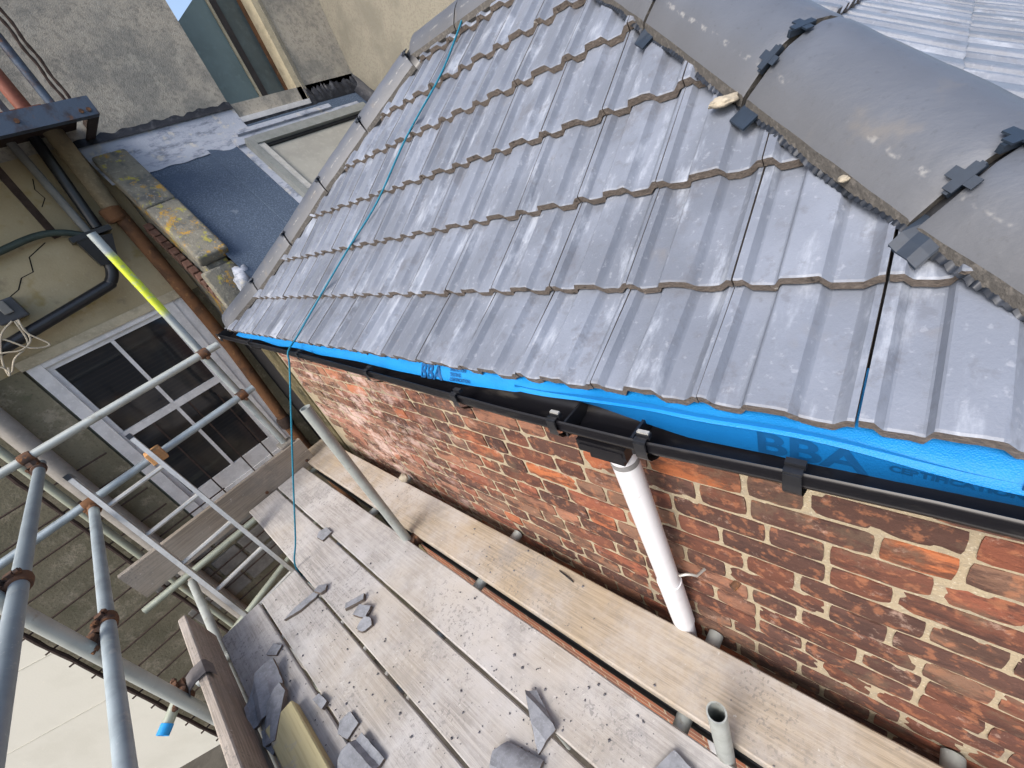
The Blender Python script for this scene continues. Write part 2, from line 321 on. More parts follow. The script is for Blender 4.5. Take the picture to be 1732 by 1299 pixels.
def brick_mesh(L, H, seed, dep=.02):
    nx, nzs = (8 if L > .15 else 5), 4
    rnd = random.Random(seed); mb = MB(); rows = []
    rim = .0035
    for j in range(nzs+1):
        row = []
        for i in range(nx+1):
            y = -L/2 + L*i/nx; zc = -H/2 + H*j/nzs
            ed = (i in (0, nx)) + (j in (0, nzs))
            p = Vector((0, y, zc)); q = (y*30+seed*3.3, zc*30, seed*1.7)
            dx = noise.noise(Vector(q))*.0025 + (.0018 if ed == 1 else .0032 if ed == 2 else 0) + (rnd.random()*.006 if ed and rnd.random() < .15 else 0)
            dy = (noise.noise(Vector((zc*60, seed, 4)))*.004 - .001*math.copysign(1, y)) if i in (0, nx) else 0
            dz = (noise.noise(Vector((y*35, seed, 9)))*.0035) if j in (0, nzs) else 0
            if ed == 2: dy -= math.copysign(.0025, y); dz -= math.copysign(.002, zc)
            row.append((dx, y+dy, zc+dz))
        rows.append(row)
    mb.strip(rows)
    per = [(0, i) for i in range(nx)] + [(j, nx) for j in range(nzs)] + [(nzs, i) for i in range(nx, 0, -1)] + [(j, 0) for j in range(nzs, 0, -1)]
    a = [rows[j][i] for j, i in per]; b = [(dep, p[1], p[2]) for p in a]
    mb.strip([a + [a[0]], b + [b[0]]])
    me = mb.mesh('brick'); bm = bmesh.new(); bm.from_mesh(me); bmesh.ops.remove_doubles(bm, verts=bm.verts, dist=1e-5); bmesh.ops.recalc_face_normals(bm, faces=bm.faces); bm.to_mesh(me); bm.free()
    me.materials.append(BRICK); me.polygons.foreach_set('use_smooth', [True]*len(me.polygons)); me.set_sharp_from_angle(angle=math.radians(50))
    return me
BH = .0700
STR = [brick_mesh(.2295, BH+.001, 10+i) for i in range(10)]; HDR = [brick_mesh(.1105, BH+.001, 40+i) for i in range(8)]; CLO = [brick_mesh(.167, BH, 70+i) for i in range(4)]
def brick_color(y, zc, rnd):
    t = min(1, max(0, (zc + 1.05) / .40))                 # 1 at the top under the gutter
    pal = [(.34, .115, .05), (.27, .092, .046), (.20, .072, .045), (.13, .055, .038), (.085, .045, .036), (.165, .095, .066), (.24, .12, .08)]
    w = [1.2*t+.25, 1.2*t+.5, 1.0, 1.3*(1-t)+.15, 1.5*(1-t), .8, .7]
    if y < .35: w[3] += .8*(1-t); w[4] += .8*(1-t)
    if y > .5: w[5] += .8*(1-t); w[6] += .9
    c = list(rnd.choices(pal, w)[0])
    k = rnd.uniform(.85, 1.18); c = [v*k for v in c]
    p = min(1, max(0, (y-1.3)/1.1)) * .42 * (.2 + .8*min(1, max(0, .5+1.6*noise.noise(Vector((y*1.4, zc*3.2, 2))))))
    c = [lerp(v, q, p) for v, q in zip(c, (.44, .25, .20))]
    gsh = min(1, max(0, (y-2.2)/.8)) * min(1, max(0, .3+noise.noise(Vector((y*2, zc*4, 7)))*1.5)) * .6
    c = [lerp(v, q, gsh) for v, q in zip(c, (.17, .15, .095))]
    return c
bricks = []; rb = random.Random(3); CH = .0818; ZB0 = -.9956 + 5*CH
PER = .3595
for r in range(18):
    zc = ZB0 - (r+.5)*CH; odd = r % 2
    y = .0646 - 4*PER - (0 if odd == 0 else .18)
    j = 0; y += rb.uniform(-.012, .012)
    while y < 3.5:
        st = (j % 2 == 0); L = .2275 if st else .1085
        if rb.random() < .06 and st: L = .167
        bricks.append((y+L/2, zc, L)); y += L + .0118 + rb.uniform(-.0015, .003); j += 1
bricks = [b for b in bricks if -.75 < b[0] - b[2]/2 and b[0] + b[2]/2 < 3.345]
def projp(p):
    c = [sum(RW[i][k]*p[k] for k in range(3)) for i in range(3)]
    return (705.54*c[0]/c[2]+866, 705.54*c[1]/c[2]+649.5) if c[2] > .05 else None
vis = []; hid = []
for b in bricks:
    q = projp((D, b[0], b[1]))
    inside = q and -120 < q[0] < 1852 and -80 < q[1] < 1420
    (vis if inside and b[1] > -1.98 and b[1] < -.60 else hid).append(b)
vis.sort(key=lambda b: (b[0]**2 + b[1]**2 + D*D) / b[2])
singles, rest = vis[:300], vis[300:] + hid
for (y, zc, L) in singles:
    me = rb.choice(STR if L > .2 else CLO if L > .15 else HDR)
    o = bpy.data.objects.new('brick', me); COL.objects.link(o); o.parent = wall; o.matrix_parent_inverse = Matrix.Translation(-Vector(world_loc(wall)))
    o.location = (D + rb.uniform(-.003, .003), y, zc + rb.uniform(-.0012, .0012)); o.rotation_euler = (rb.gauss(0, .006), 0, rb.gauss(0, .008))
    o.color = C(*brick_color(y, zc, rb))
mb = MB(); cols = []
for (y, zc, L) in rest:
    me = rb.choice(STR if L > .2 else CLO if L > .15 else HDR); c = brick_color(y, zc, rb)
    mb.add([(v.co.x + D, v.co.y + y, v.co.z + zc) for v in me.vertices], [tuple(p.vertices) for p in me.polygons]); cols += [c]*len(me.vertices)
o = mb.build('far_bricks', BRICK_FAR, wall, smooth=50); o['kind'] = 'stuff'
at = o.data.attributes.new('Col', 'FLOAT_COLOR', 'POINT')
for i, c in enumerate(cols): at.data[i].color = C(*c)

# roof structure under the tiles
def hipR(y): return (y - RH[0]) / RH[1]
def hipL(y): return (y - LH[0]) / LH[1]
rb_ = MB()
def front(y, x): return (x, y, zroof(x) - .035)
yA = RH[0] + RH[1]*XR; yB = LH[0] + LH[1]*XR
xs = [X0+.03] + XK[1:7] + [XR]
rows = [[front(lerp(RH[0]+RH[1]*x, LH[0]+LH[1]*x, t), x) for t in (0, .33, .66, 1)] for x in xs]; rb_.strip(rows)
far = 3.4
rows = [[(x, RH[0]+RH[1]*x, zroof(x)-.035), (far, RH[0]+RH[1]*x, zroof(x)-.035)] for x in xs]; rb_.strip(rows)
rows = [[(x, LH[0]+LH[1]*x, zroof(x)-.035), (far, LH[0]+LH[1]*x, zroof(x)-.035)] for x in xs]; rb_.strip(rows)
rb_.add([(XR, yA, zroof(XR)-.035), (XR, yB, zroof(XR)-.035), (far, yB, zroof(XR)-.3), (far, yA, zroof(XR)-.3)], [(0, 1, 2, 3)])
roof = rb_.build('roof', UNDER, house)
# tile profile: fraction across the tile (from its far side), height
PROF = [(0, .018), (.075, .018), (.125, .002), (.14, 0), (.30, 0), (.315, .002), (.345, .017), (.36, .019), (.61, .019), (.63, .0172), (.685, .002), (.70, 0), (.88, 0), (.895, .002), (.96, .018), (1, .019)]
def prof(s): return interp(s, [p[0] for p in PROF], [p[1] for p in PROF])
STN = sorted(set([p[0] for p in PROF] + [.035, .11, .25, .318, .45, .53, .67, .80, .93]))
def roof_tile(tail, head, across, width, clips, mats, seed, over=.05, gap=.0022, th=.0225):
    """tail, head: mean surface points at the far corner; across: unit vector towards the near side"""
    tail, head, across = Vector(tail), Vector(head), Vector(across); up = (head - tail); L = up.length; up.normalize(); n = across.cross(up)
    if n.z < 0: n = -n
    rnd = random.Random(seed); mb = MB(); top = []; bot = []; vs_l = [0, .004, .05*L/.27, .5*L, L, L+over]
    jy = rnd.uniform(-.0012, .0012); tilt = rnd.uniform(-.002, .002)
    for vi, v in enumerate(vs_l):
        rt = []; rbm = []
        for s in STN:
            h = prof(s) - .0095; w = gap*.5 + s*(width-gap) + jy
            e = 0
            if vi <= 1: e = noise.noise(Vector((s*14, seed*1.3, 0)))*.003 + noise.noise(Vector((s*50, seed*1.3, 5)))*.002
            hh = h + (-.0022 if vi == 0 else 0) + tilt*(s-.5) + (noise.noise(Vector((s*40, seed, 3)))*.0012 if vi < 2 else 0)
            rt.append(tail + across*w + up*(v+e) + n*hh)
            rbm.append(tail + across*w + up*(v+e*1.4) + n*(h - th + (noise.noise(Vector((s*30, seed, 8)))*.0025 if vi < 2 else 0)))
        top.append(rt); bot.append(rbm)
    mb.strip(top, 0)
    mb.strip([top[0], bot[0]], 1); mb.strip(bot, 1)
    mb.strip([[r[0] for r in top], [r[0] for r in bot]], 1); mb.strip([[r[-1] for r in top], [r[-1] for r in bot]], 1); mb.strip([top[-1], bot[-1]], 1)
    me = mb.mesh('roof_tile'); bm = bmesh.new(); bm.from_mesh(me); bmesh.ops.remove_doubles(bm, verts=bm.verts, dist=1e-5)
    for (co, no) in clips:
        g = bm.verts[:] + bm.edges[:] + bm.faces[:]
        r = bmesh.ops.bisect_plane(bm, geom=g, plane_co=co, plane_no=no, clear_outer=True)
        ed = [e for e in r['geom_cut'] if isinstance(e, bmesh.types.BMEdge)]
        if ed:
            fl = bmesh.ops.edgeloop_fill(bm, edges=ed)
            for f in fl['faces']: f.material_index = 1
    if len(bm.faces) < 6: bm.free(); return None
    bmesh.ops.recalc_face_normals(bm, faces=bm.faces); bm.to_mesh(me); bm.free()
    return link('roof_tile', me, roof, mats, smooth=24)
TW = .2285; Y00 = .042
def side(co, no): return (Vector(co), Vector(no))
cR = side((0, RH[0]+.05, 0), Vector((RH[1], -1, 0)).normalized()); cL = side((0, LH[0]-.06, 0), Vector((-LH[1], 1, 0)).normalized()); cT = side((XR-.02, 0, 0), (1, 0, 0))
STEP = .031; sd_ = 0
for k in range(7):
    x0, x1 = XK[k], XK[k+1]
    for j in range(-3, 17):
        ya, yb = Y00 + TW*(j+1), Y00 + TW*j           # far and near side of the tile
        sd_ += 1
        if yb > LH[0] + LH[1]*x0 or ya < RH[0] + RH[1]*x0: continue
        dz = (interp(yb, [-.3, .2, .9, 2], [.012, .008, -.006, -.008]) if k == 0 else 0) + random.Random(sd_).uniform(-.0012, .0012)
        xo = random.Random(sd_*3).uniform(-.002, .002)
        gap = .0032 if (j == -1 and k < 3) else .0022
        roof_tile((x0+xo, ya, ZK[k]+STEP+dz), (x1, ya, ZK[k+1]), (0, -1, 0), TW - (.0015 if j == 0 and k < 3 else 0), [cR, cL, cT], [TILE, TILE_EDGE], sd_, gap=gap)
# side slope beyond the right hip (faces -y)
GY = .262; sl = .64
cR2 = side((0, RH[0]-.02, 0), Vector((-RH[1], 1, 0)).normalized())
def z2(y): return zroof(hipR(y))
for k in range(-3, 4):
    y0, y1 = .0 + GY*k, .0 + GY*(k+1)
    if y0 < -.55: continue
    for j in range(0, 11):
        xa = .95 + TW*j; sd_ += 1
        if xa + TW < hipR(y0): continue
        if xa > 3.3: continue
        roof_tile((xa, y0, z2(y0)+STEP), (xa, y1, z2(y1)), (1, 0, 0), TW, [cR2], [TILE2, TILE_EDGE], sd_)
# hip tiles
def zsurf(x):
    for k in range(7):
        if x < XK[k+1]: return lerp(ZK[k]+STEP, ZK[k+1], (x-XK[k])/RUN)
    return zroof(x)
def zmean(x): return sum(zsurf(x+d) for d in (-.05, -.03, -.01, .01, .03, .05))/6
HPROF = [(-.131, -.070), (-.130, -.046), (-.124, -.036), (-.106, -.012), (-.086, .012), (-.06, .033), (-.03, .047), (0, .052), (.03, .047), (.06, .033), (.086, .012), (.106, -.012), (.124, -.036), (.130, -.046), (.131, -.070)]
def hip_tile(p0, p1, sc=1.0, seed=0, name='hip_tile', hs=1.0, tw=0):
    p0, p1 = Vector(p0), Vector(p1); t = (p1-p0); L = t.length; t.normalize()
    s = Vector((t.y, -t.x, 0)).normalized(); n = s.cross(t)
    if n.z < 0: n = -n
    mb = MB(); rows = []; ro = []
    for v in (0, .006, .1*L, .2*L, .3*L, .4*L, .5*L, .6*L, .7*L, .8*L, .9*L, L-.006, L):
        end = v in (0, L)
        rows.append([p0 + t*(v + noise.noise(Vector((a*20, seed, v)))*.003) + s*a*sc*(1+.012*noise.noise(Vector((v*14, a*3, seed)))) + n*(h*hs - (.003 if end else 0) + .002*noise.noise(Vector((v*16, a*12, seed+4)))) for a, h in HPROF])
        ro.append([p0 + t*v + s*a*sc*.87 + n*(h*hs - .017 + (.006 if abs(a) > .12 else 0)) for a, h in HPROF])
    mb.strip([r[1:-1] for r in rows], 0); mb.strip([r[:2] for r in rows], 1); mb.strip([r[-2:] for r in rows], 1); mb.strip(ro, 1)
    mb.strip([rows[0], ro[0]], 1); mb.strip([rows[-1], ro[-1]], 1)
    mb.strip([[r[0] for r in rows], [r[0] for r in ro]], 1); mb.strip([[r[-1] for r in rows], [r[-1] for r in ro]], 1)
    o = mb.build(name, [HIP, HIP_EDGE], roof, smooth=35)
    at = o.data.attributes.new('lat', 'FLOAT', 'POINT')
    for i, v in enumerate(o.data.vertices): at.data[i].value = abs((v.co - p0).dot(s)) / sc
    return o, t, s, n
def axis_pt(H, x, dz=0): return Vector((x, H[0]+H[1]*x, zroof(x)+dz))
def strip_clip(p, t, s, n, a):                            # cross shaped clip over a hip joint
    mb = MB()
    Mx = Matrix((( *t, 0), (*s, 0), (*n, 0), (0, 0, 0, 1))).transposed(); Mx.translation = p
    mb.box((-.022, -.008, .0), (.022, .008, .003), M=Mx); mb.box((-.008, -.022, .0005), (.008, .022, .0035), M=Mx); mb.box((-.004, -.026, -.012), (.004, .026, 0), M=Mx)
    return mb.build('hip_clip', BLACKCLIP, roof)
hx = [.40, .685, .960, 1.238, 1.533, 1.84]
for i in range(len(hx)-1):
    a, b = axis_pt(RH, hx[i], .030), axis_pt(RH, hx[i+1], .030)
    d = (b-a).normalized()
    o, t, s, n = hip_tile(a + d*.007, b - d*.007, 1.0, i)
    mid = lambda aa, hh: b + s*aa + n*hh
    strip_clip(mid(-.035, .052), t, s, n, 0)
    strip_clip(mid(-.092, .016), t, (s*.75 + n*.66).normalized(), (n*.75 - s*.66).normalized(), 0)
    mb = MB(); rows = [[b + t*v + s*a_*.95 + n*(h_-.020) for a_, h_ in HPROF] for v in (-.03, .03)]; mb.strip(rows); mb.build('joint_strip', BLACK, roof, smooth=40)
    # corner tray lying on the slope at the joint
    mb = MB(); rr = []
    for w_ in (-.110, -.145, -.165):
        rr.append([])
        for v_ in (-.028, -.010, .010, .026):
            q = b + t*v_ + s*w_; rr[-1].append((q.x, q.y, zmean(q.x) + .021))
    mb.strip(rr); mb.strip([[(p[0], p[1], p[2]-.004) for p in r] for r in rr]); mb.strip([rr[-1], [(p[0], p[1], p[2]-.004) for p in rr[-1]]]); mb.build('joint_tray', BLACKCLIP, roof)
lx = [.66, .925, 1.19, 1.455, 1.72, 1.985]
for i in range(len(lx)-1):
    a, b = axis_pt(LH, lx[i], .030), axis_pt(LH, lx[i+1], .030); d = (b-a).normalized()
    o, t, s, n = hip_tile(a + d*.005, b - d*.005, .9, 20+i)
    strip_clip(b + s*(-.07) + n*.028, t, s, n, 0); strip_clip(b + s*(.07) + n*.028, t, s, n, 0)
    mb = MB(); rows = [[b + t*v + s*a_*.84 + n*(h_-.021) for a_, h_ in HPROF] for v in (-.03, .03)]; mb.strip(rows); mb.build('joint_strip', BLACK, roof, smooth=40)
for i in range(3):
    y0 = 1.02 + i*.40
    hip_tile((XR, y0, zroof(XR)+.02), (XR, y0+.39, zroof(XR)+.02), .95, 40+i, 'ridge_tile')
# pleated flashing along both hips, lying on the tiles
def pleat(H, sgn, xa, xb, w0, w1, nm):
    mb = MB(); rows = []; N = 420
    t = (axis_pt(H, xb) - axis_pt(H, xa)).normalized(); s = Vector((t.y, -t.x, 0)).normalized()*sgn
    for i in range(N+1):
        x = lerp(xa, xb, i/N); p = axis_pt(H, x); r = []
        for k in range(5):
            w = lerp(w0, w1 + .007*noise.noise(Vector((x*9, 3, sgn))), k/4); q = p + s*w
            wave = .0022*math.sin(i*1.9 + 2*noise.noise(Vector((x*14, 0, 0))))*(k/4)**.4
            r.append((q.x, q.y, zmean(q.x) + .013 + wave + .014*(1-k/4)**2 + .004*noise.noise(Vector((x*30, k, 1)))))
        rows.append(r)
    mb.strip(rows); return mb.build(nm, PLEAT, roof, smooth=60)
pleat(RH, -1, .70, 1.85, .09, .138, 'hip_flashing'); 
pleat(LH, -1, .75, 1.95, .08, .13, 'hip_flashing')
def lump(p, r, seed, mat, name, parent, sq=(1, 1, 1), label=None):
    bm = bmesh.new(); bmesh.ops.create_icosphere(bm, subdivisions=3, radius=1)
    for v in bm.verts:
        d = 1 + .35*noise.noise(v.co*1.6 + Vector((seed*3, 0, 0))) + .18*noise.noise(v.co*4 + Vector((seed, 5, 0)))
        v.co = Vector((v.co.x*sq[0], v.co.y*sq[1], v.co.z*sq[2]))*r*d + Vector(p)
    me = bpy.data.meshes.new(name); bm.to_mesh(me); bm.free(); return link(name, me, parent, mat, smooth=60)
lump((1.97, 1.43, .42), .05, 1, plain('cement_bedding', (.2, .2, .19), .9, 0, .3, .3, 30, .6), 'mortar_bedding', roof, (.8, 1.3, .7))
lump((1.163, .379, -.138), .029, 2, MORTARLUMP, 'mortar_lump', roof, (1, 1.1, .38))
lump((.965, .125, -.290), .009, 5, MORTARLUMP, 'mortar_lump', roof, (1.4, 1, .6))

# ------------------------------------------------------------------ eaves: membrane, gutter, downpipe
def lipz(y): return interp(y, [-1, -.05, .14, .36, .72, 1.36, 2.1, 3.4, 3.7], [-.579, -.579, -.587, -.599, -.598, -.577, -.560, -.548, -.546])
ys = [-1.4 + i*.025 for i in range(0, 194)]
def foldz(y): return interp(y, [-.6, -.12, 0, .2, .36, .5, .7, 1], [-.588, -.587, -.579, -.570, -.566, -.572, -.582, -.588]) + .003*math.sin(y*17)
def botz(y): return interp(y, [-.6, -.13, 0, .15, .3, .5, .66, .93, 1.5, 2.5, 3.4], [-.63, -.628, -.644, -.634, -.632, -.598, -.585, -.6, -.597, -.59, -.575]) + .003*math.sin(y*11+1)
mb = MB(); rows = []
for y in ys:
    f = foldz(y) if y < .75 else botz(y)
    zt = -.556; w = .004*math.sin(y*9) + .003*noise.noise(Vector((y*6, 0, 0)))
    rows.append([(.70, y, zt+.05), (.63, y, zt+.002), (.604+w*.5, y, zt-.006), (.590+w, y, lerp(zt-.006, f, .4)), (.581+w, y, lerp(zt-.006, f, .75)), (.578+w, y, f)])
mb.strip(rows); mem = mb.build('underlay_membrane', BLUE, house, smooth=60); mem['label'] = 'bright blue breathable membrane hanging under the eaves tiles'
mb = MB(); rows = []
for y in ys:
    if y > .75: break
    f = foldz(y); b = botz(y); w = .004*math.sin(y*9) + .003*noise.noise(Vector((y*6, 0, 0)))
    rows.append([(.5855+w, y, f+.012), (.5845+w, y, f), (.587+w*.6, y, lerp(f, b, .5)), (.592, y, b)])
mb.strip(rows); mb.build('lower_layer', BLUE2, mem, smooth=60)
def wav(y): return .004*math.sin(y*9) + .003*noise.noise(Vector((y*6, 0, 0)))
def text(txt, loc, size, parent, mat, tilt=0.0, bold=.0, sx=1.0, low=True):
    cu = bpy.data.curves.new('print', 'FONT'); cu.body = txt; cu.size = size; cu.offset = bold; cu.extrude = .0002
    to = bpy.data.objects.new('tmp_text', cu); COL.objects.link(to); bpy.context.view_layer.update()
    me = bpy.data.meshes.new_from_object(to); bpy.data.objects.remove(to)
    Rm = Matrix(((0, 0, -1, 0), (-1, 0, 0, 0), (0, 1, 0, 0), (0, 0, 0, 1)))     # local x -> -y, y -> +z, z -> -x
    me.transform(Matrix.Translation(loc) @ Matrix.Rotation(tilt, 4, 'Y') @ Rm @ Matrix.Diagonal((sx, 1, 1, 1)))
    for v in me.vertices:
        y, zc = v.co.y, v.co.z
        if low: f, b = foldz(y), botz(y); x = interp(-zc, [-f, -(f+b)/2, -b], [.5845+wav(y), .587+wav(y)*.6, .592])
        else: f = botz(y); x = interp(-zc, [.562, -lerp(-.562, f, .4), -lerp(-.562, f, .75), -f], [.604+wav(y)*.5, .590+wav(y), .581+wav(y), .578+wav(y)])
        v.co.x = x - (.0018 if low else .0048) + (v.co.x - loc[0])*.3
    return link('printed_lettering', me, parent, mat)
def print_near(y0):
    x = .5835 + wav(y0)
    text('BBA', (x-.0022, y0+.178, -.628), .070, mem, BLUEINK, 0, .0018, 1.22)
    for i, tx in enumerate(('', 'CERTIFICATION')):
        if tx: text(tx, (x-.0020, y0-.000, -.587-.0185*i), .0185, mem, BLUEINK, 0, .0007, .98)
    mb = MB(); c = Vector((x-.0075, y0-.150, -.580)); 
    for r0, r1, a0, a1 in ((.028, .0215, 0, 6.2832), (.0125, .008, .6, 4.4), (.0125, .008, 3.8, 7.2)):
        rows = [[c + Vector((0, -math.cos(a)*r, math.sin(a)*r)) for r in (r0, r1)] for a in [lerp(a0, a1, q/28) for q in range(29)]]; mb.strip(rows)
    mb.build('printed_roundel', BLUEINK, mem)
print_near(.0)
text('BBA', (.5765, 1.185, -.596), .052, mem, BLUEINK, 0, .0014, 1.25, False)
for i, tx in enumerate(('INSPECTION', 'TESTING', 'CERTIFICATION')): text(tx, (.5757, 1.03, -.568-.0125*i), .0125, mem, BLUEINK, 0, .0004, 1.02, False)
# gutter
GP = [(.5175, .002), (.5195, .004), (.522, .002), (.522, -.004), (.5222, -.022), (.528, -.033), (.548, -.047), (.575, -.052), (.605, -.048), (.622, -.036), (.630, -.015), (.632, .012)]
GPo = [(.516, .0), (.516, -.005), (.5185, -.0065), (.5185, -.021), (.5170, -.0232), (.5185, -.029), (.546, -.0505), (.575, -.0555), (.607, -.052), (.626, -.040), (.634, -.015), (.636, .012)]
mb = MB(); gy = [-1.4 + i*.05 for i in range(102)]; gy = [y for y in gy if y < 3.66] + [3.66]
mb.strip([[(x, y, lipz(y)+h) for x, h in GP] + [(x, y, lipz(y)+h) for x, h in reversed(GPo)] for y in gy], close=True)
gut = mb.build('gutter', GUTTER, house, smooth=40); gut['label'] = 'black plastic eaves gutter with dusty front'
mb = MB(); zE = lipz(3.66); mb.strip([[(x, 3.655, zE+h) for x, h in GP], [(x, 3.672, zE+h) for x, h in GP]]); 
mb.add([(x, 3.67, zE+h) for x, h in GPo], [tuple(range(len(GPo)))]); mb.add([(x-.004 if x < .56 else x+.004, 3.675, zE+h*1.1) for x, h in GPo], [tuple(range(len(GPo)))]); mb.box((.512, 3.60, zE-.05), (.5155, 3.68, zE+.012)); mb.build('stop_end', BLACK, gut)
MB().box((.5105, 3.625, zE-.028), (.5118, 3.65, zE-.012)).build('end_sticker', WHITEPAINT, gut)
MB().box((.637, -1.4, -.66), (.699, 3.66, -.575)).build('fascia', UNDER, house)
for y in (-.62, .106, .361, .582, .94, 1.45, 2.116, 2.9):
    zl = lipz(y); mb = MB(); a = .013
    for sgn in (-a, a-.004):
        pass
    mb.strip([[(x - (.004 if i < 5 else 0), yy, zl + h*1.05 - (.0 if i < 3 else .003)) for i, (x, h) in enumerate([(.535, .004), (.524, .010), (.515, .008), (.513, -.01), (.5135, -.030), (.519, -.044), (.545, -.060), (.575, -.066), (.60, -.085), (.633, -.085)])] for yy in (y-a, y-a*.9, y+a*.9, y+a)])
    mb.box((.508, y-.012, zl-.012), (.5125, y+.012, zl+.006)); mb.box((.528, y-.014, zl+.001), (.54, y+.014, zl+.012))
    b = mb.build('gutter_bracket', BLACK, gut, smooth=50)
    if y in (.361, .582): MB().box((.530, y-.012, zl+.0125), (.538, y+.012, zl+.0165)).build('steel_tab', ALU, b)
# running outlet, with stop ridges inside and the white downpipe below
yo_ = .475; zl = lipz(yo_)
mb = MB()
mb.box((.525, yo_-.062, zl-.085), (.632, yo_+.062, zl-.050)); mb.box((.5225, yo_-.055, zl-.070), (.5245, yo_+.055, zl-.060))
mb.box((.537, yo_-.045, zl-.115), (.622, yo_+.045, zl-.0855))
o = mb.build('gutter_outlet', GUTTER, gut)
for yy in (yo_-.085, yo_+.085): MB().box((.526, yy-.003, zl-.05), (.628, yy+.003, zl-.008)).build('outlet_rib', BLACK, gut)
mb = MB(); mb.pipe((.580, .462, -.712), (.632, .462, -1.36), .034, .003, 28)
dp = mb.build('downpipe', WHITEPIPE, house, smooth=40); dp['label'] = 'white plastic downpipe dropping from the black gutter outlet'
MB().pipe((.6308, .462, -1.345), (.6545, .463, -1.64), .038, .003, 28).build('pipe_socket', WHITEPIPE, dp, smooth=40)
MB().pipe((.654, .463, -1.63), (.66, .463, -5), .034, .003, 28).build('lower_pipe', WHITEPIPE, dp, smooth=40)
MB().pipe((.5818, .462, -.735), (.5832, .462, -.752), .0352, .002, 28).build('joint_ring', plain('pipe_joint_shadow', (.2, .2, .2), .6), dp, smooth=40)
MB().ring([(.635, .424, -1.30), (.64, .405, -1.285), (.65, .392, -1.29), (.66, .382, -1.305), (.697, .372, -1.315)], .0045, 8).build('pipe_bracket', ALU, dp, smooth=60)
MB().ring([(D+.01, .28, -1.33), (D-.016, .29, -1.335)], .011, 10).build('old_fixing', RUST, house)

# ------------------------------------------------------------------ the rendered building at the end (face at y = 4.5)
YF = 4.5
bld = empty('rendered_building', (0, 4.8, -5), 'tall weathered rendered building closing the far end, with sash window', 'building')
XL = -1.69
wx0, wx1, wz0, wz1 = -.47, .60, -1.93, -.26
mb = MB()      # upper grey pebble render, cream band, olive lower wall
mb.box((.30, YF, .885), (1.85, YF+.35, 4.5)); mb.box((XL, YF, .885), (.2995, YF+.35, 4.5))
mb.box((2.60, YF, .30), (3.16, YF+.35, 4.5)); mb.box((1.852, YF+.6, -1), (2.598, YF+.7, .70))
mb.build('upper_wall', PEBBLE, bld)
mb = MB(); mb.box((-.62, YF-.004, wz1), (.80, YF+.35, .884)); mb.build('cream_wall', CREAM, bld)
mb = MB(); mb.box((.801, YF, wz1-.01), (3.16, YF+.35, .884)); mb.build('hidden_wall', PEBBLE, bld)
mb = MB(); mb.box((XL, YF, -5), (wx0-.02, YF+.35, wz1-.001)); mb.box((wx0-.019, YF, -5), (wx1+.06, YF+.35, wz0-.03)); mb.box((wx1+.0605, YF, -5), (.80, YF+.35, wz1-.001)); mb.box((XL, YF, wz1), (-.6205, YF+.35, .884)); mb.build('lower_wall', OLIVE, bld)
MB().box((3.161, 2.6, -1), (3.6, 4.9, 4.5)).build('side_wall', PEBBLE2, bld)
# blocks showing in the lower wall through the ladder hatch
rb2 = random.Random(5)
for i in range(5):
    for j in range(3):
        x = -1.05 + i*.26 + (.13 if j % 2 else 0); zc = -2.35 - j*.24
        link('wall_block', bevel_box((x, YF-.022, zc), (x+.235, YF-.0005, zc+.205), .014, 2, .004), bld, CONC)
# sash window
win = empty('tmp'); bpy.data.objects.remove(win)
mb = MB()
mb.box((wx0, YF-.012, wz0), (wx0+.085, YF+.10, wz1)); mb.box((.44, YF-.012, wz0), (.53, YF+.10, wz1)); mb.box((.531, YF-.004, wz0), (wx1+.058, YF+.10, wz1))
mb.box((wx0+.086, YF-.010, wz1-.05), (.439, YF+.10, wz1)); mb.box((wx0+.0855, YF-.008, wz0), (.4395, YF+.10, wz0+.05))
win = mb.build('sash_window', WHITEPAINT, bld)
MB().box((wx0-.018, YF-.022, wz1-.012), (wx1, YF-.0125, wz1+.055)).build('window_head', CREAMPAINT, win)
gx0, gx1, xm, zm = wx0+.085, .44, .03, -1.0
mb = MB(); mb.box((gx0, YF+.008, zm-.03), (gx1, YF+.05, zm+.03)); mb.box((gx0+.001, YF+.010, wz1-.085), (gx1-.001, YF+.05, wz1-.0505)); mb.box((gx0, YF+.012, wz0+.051), (gx1, YF+.05, wz0+.20))
mb.box((gx0, YF+.012, zm+.031), (gx0+.035, YF+.05, wz1-.0855)); mb.box((gx1-.035, YF+.012, zm+.031), (gx1, YF+.05, wz1-.0855)); mb.box((gx0, YF+.013, wz0+.2005), (gx0+.035, YF+.05, zm-.0305)); mb.box((gx1-.035, YF+.013, wz0+.2005), (gx1, YF+.05, zm-.0305))
mb.build('sash_rails', WHITEPAINT, win)
for za, zb in ((zm+.031, wz1-.086), (wz0+.201, zm-.031)): MB().box((xm-.013, YF+.009, za), (xm+.013, YF+.05, zb)).build('glazing_bar', WHITEPAINT, win)
for xa, xb in ((gx0+.0355, xm-.0135), (xm+.0135, gx1-.0355)):
    for za, zb in ((zm+.0315, wz1-.0865), (wz0+.2015, zm-.0315)): MB().box((xa, YF+.03, za), (xb, YF+.036, zb)).build('pane', DGLASS, win)
for x in (-.17, .12, .32): MB().box((x-.006, YF-.045, wz0-.02), (x+.006, YF-.033, zm-.02 if x < .2 else zm-.1)).build('window_bar', DARKMETAL, win)
MB().box((wx0-.06, YF-.06, wz0-.05), (wx1, YF+.02, wz0-.001)).build('sill', WHITEPAINT, win)
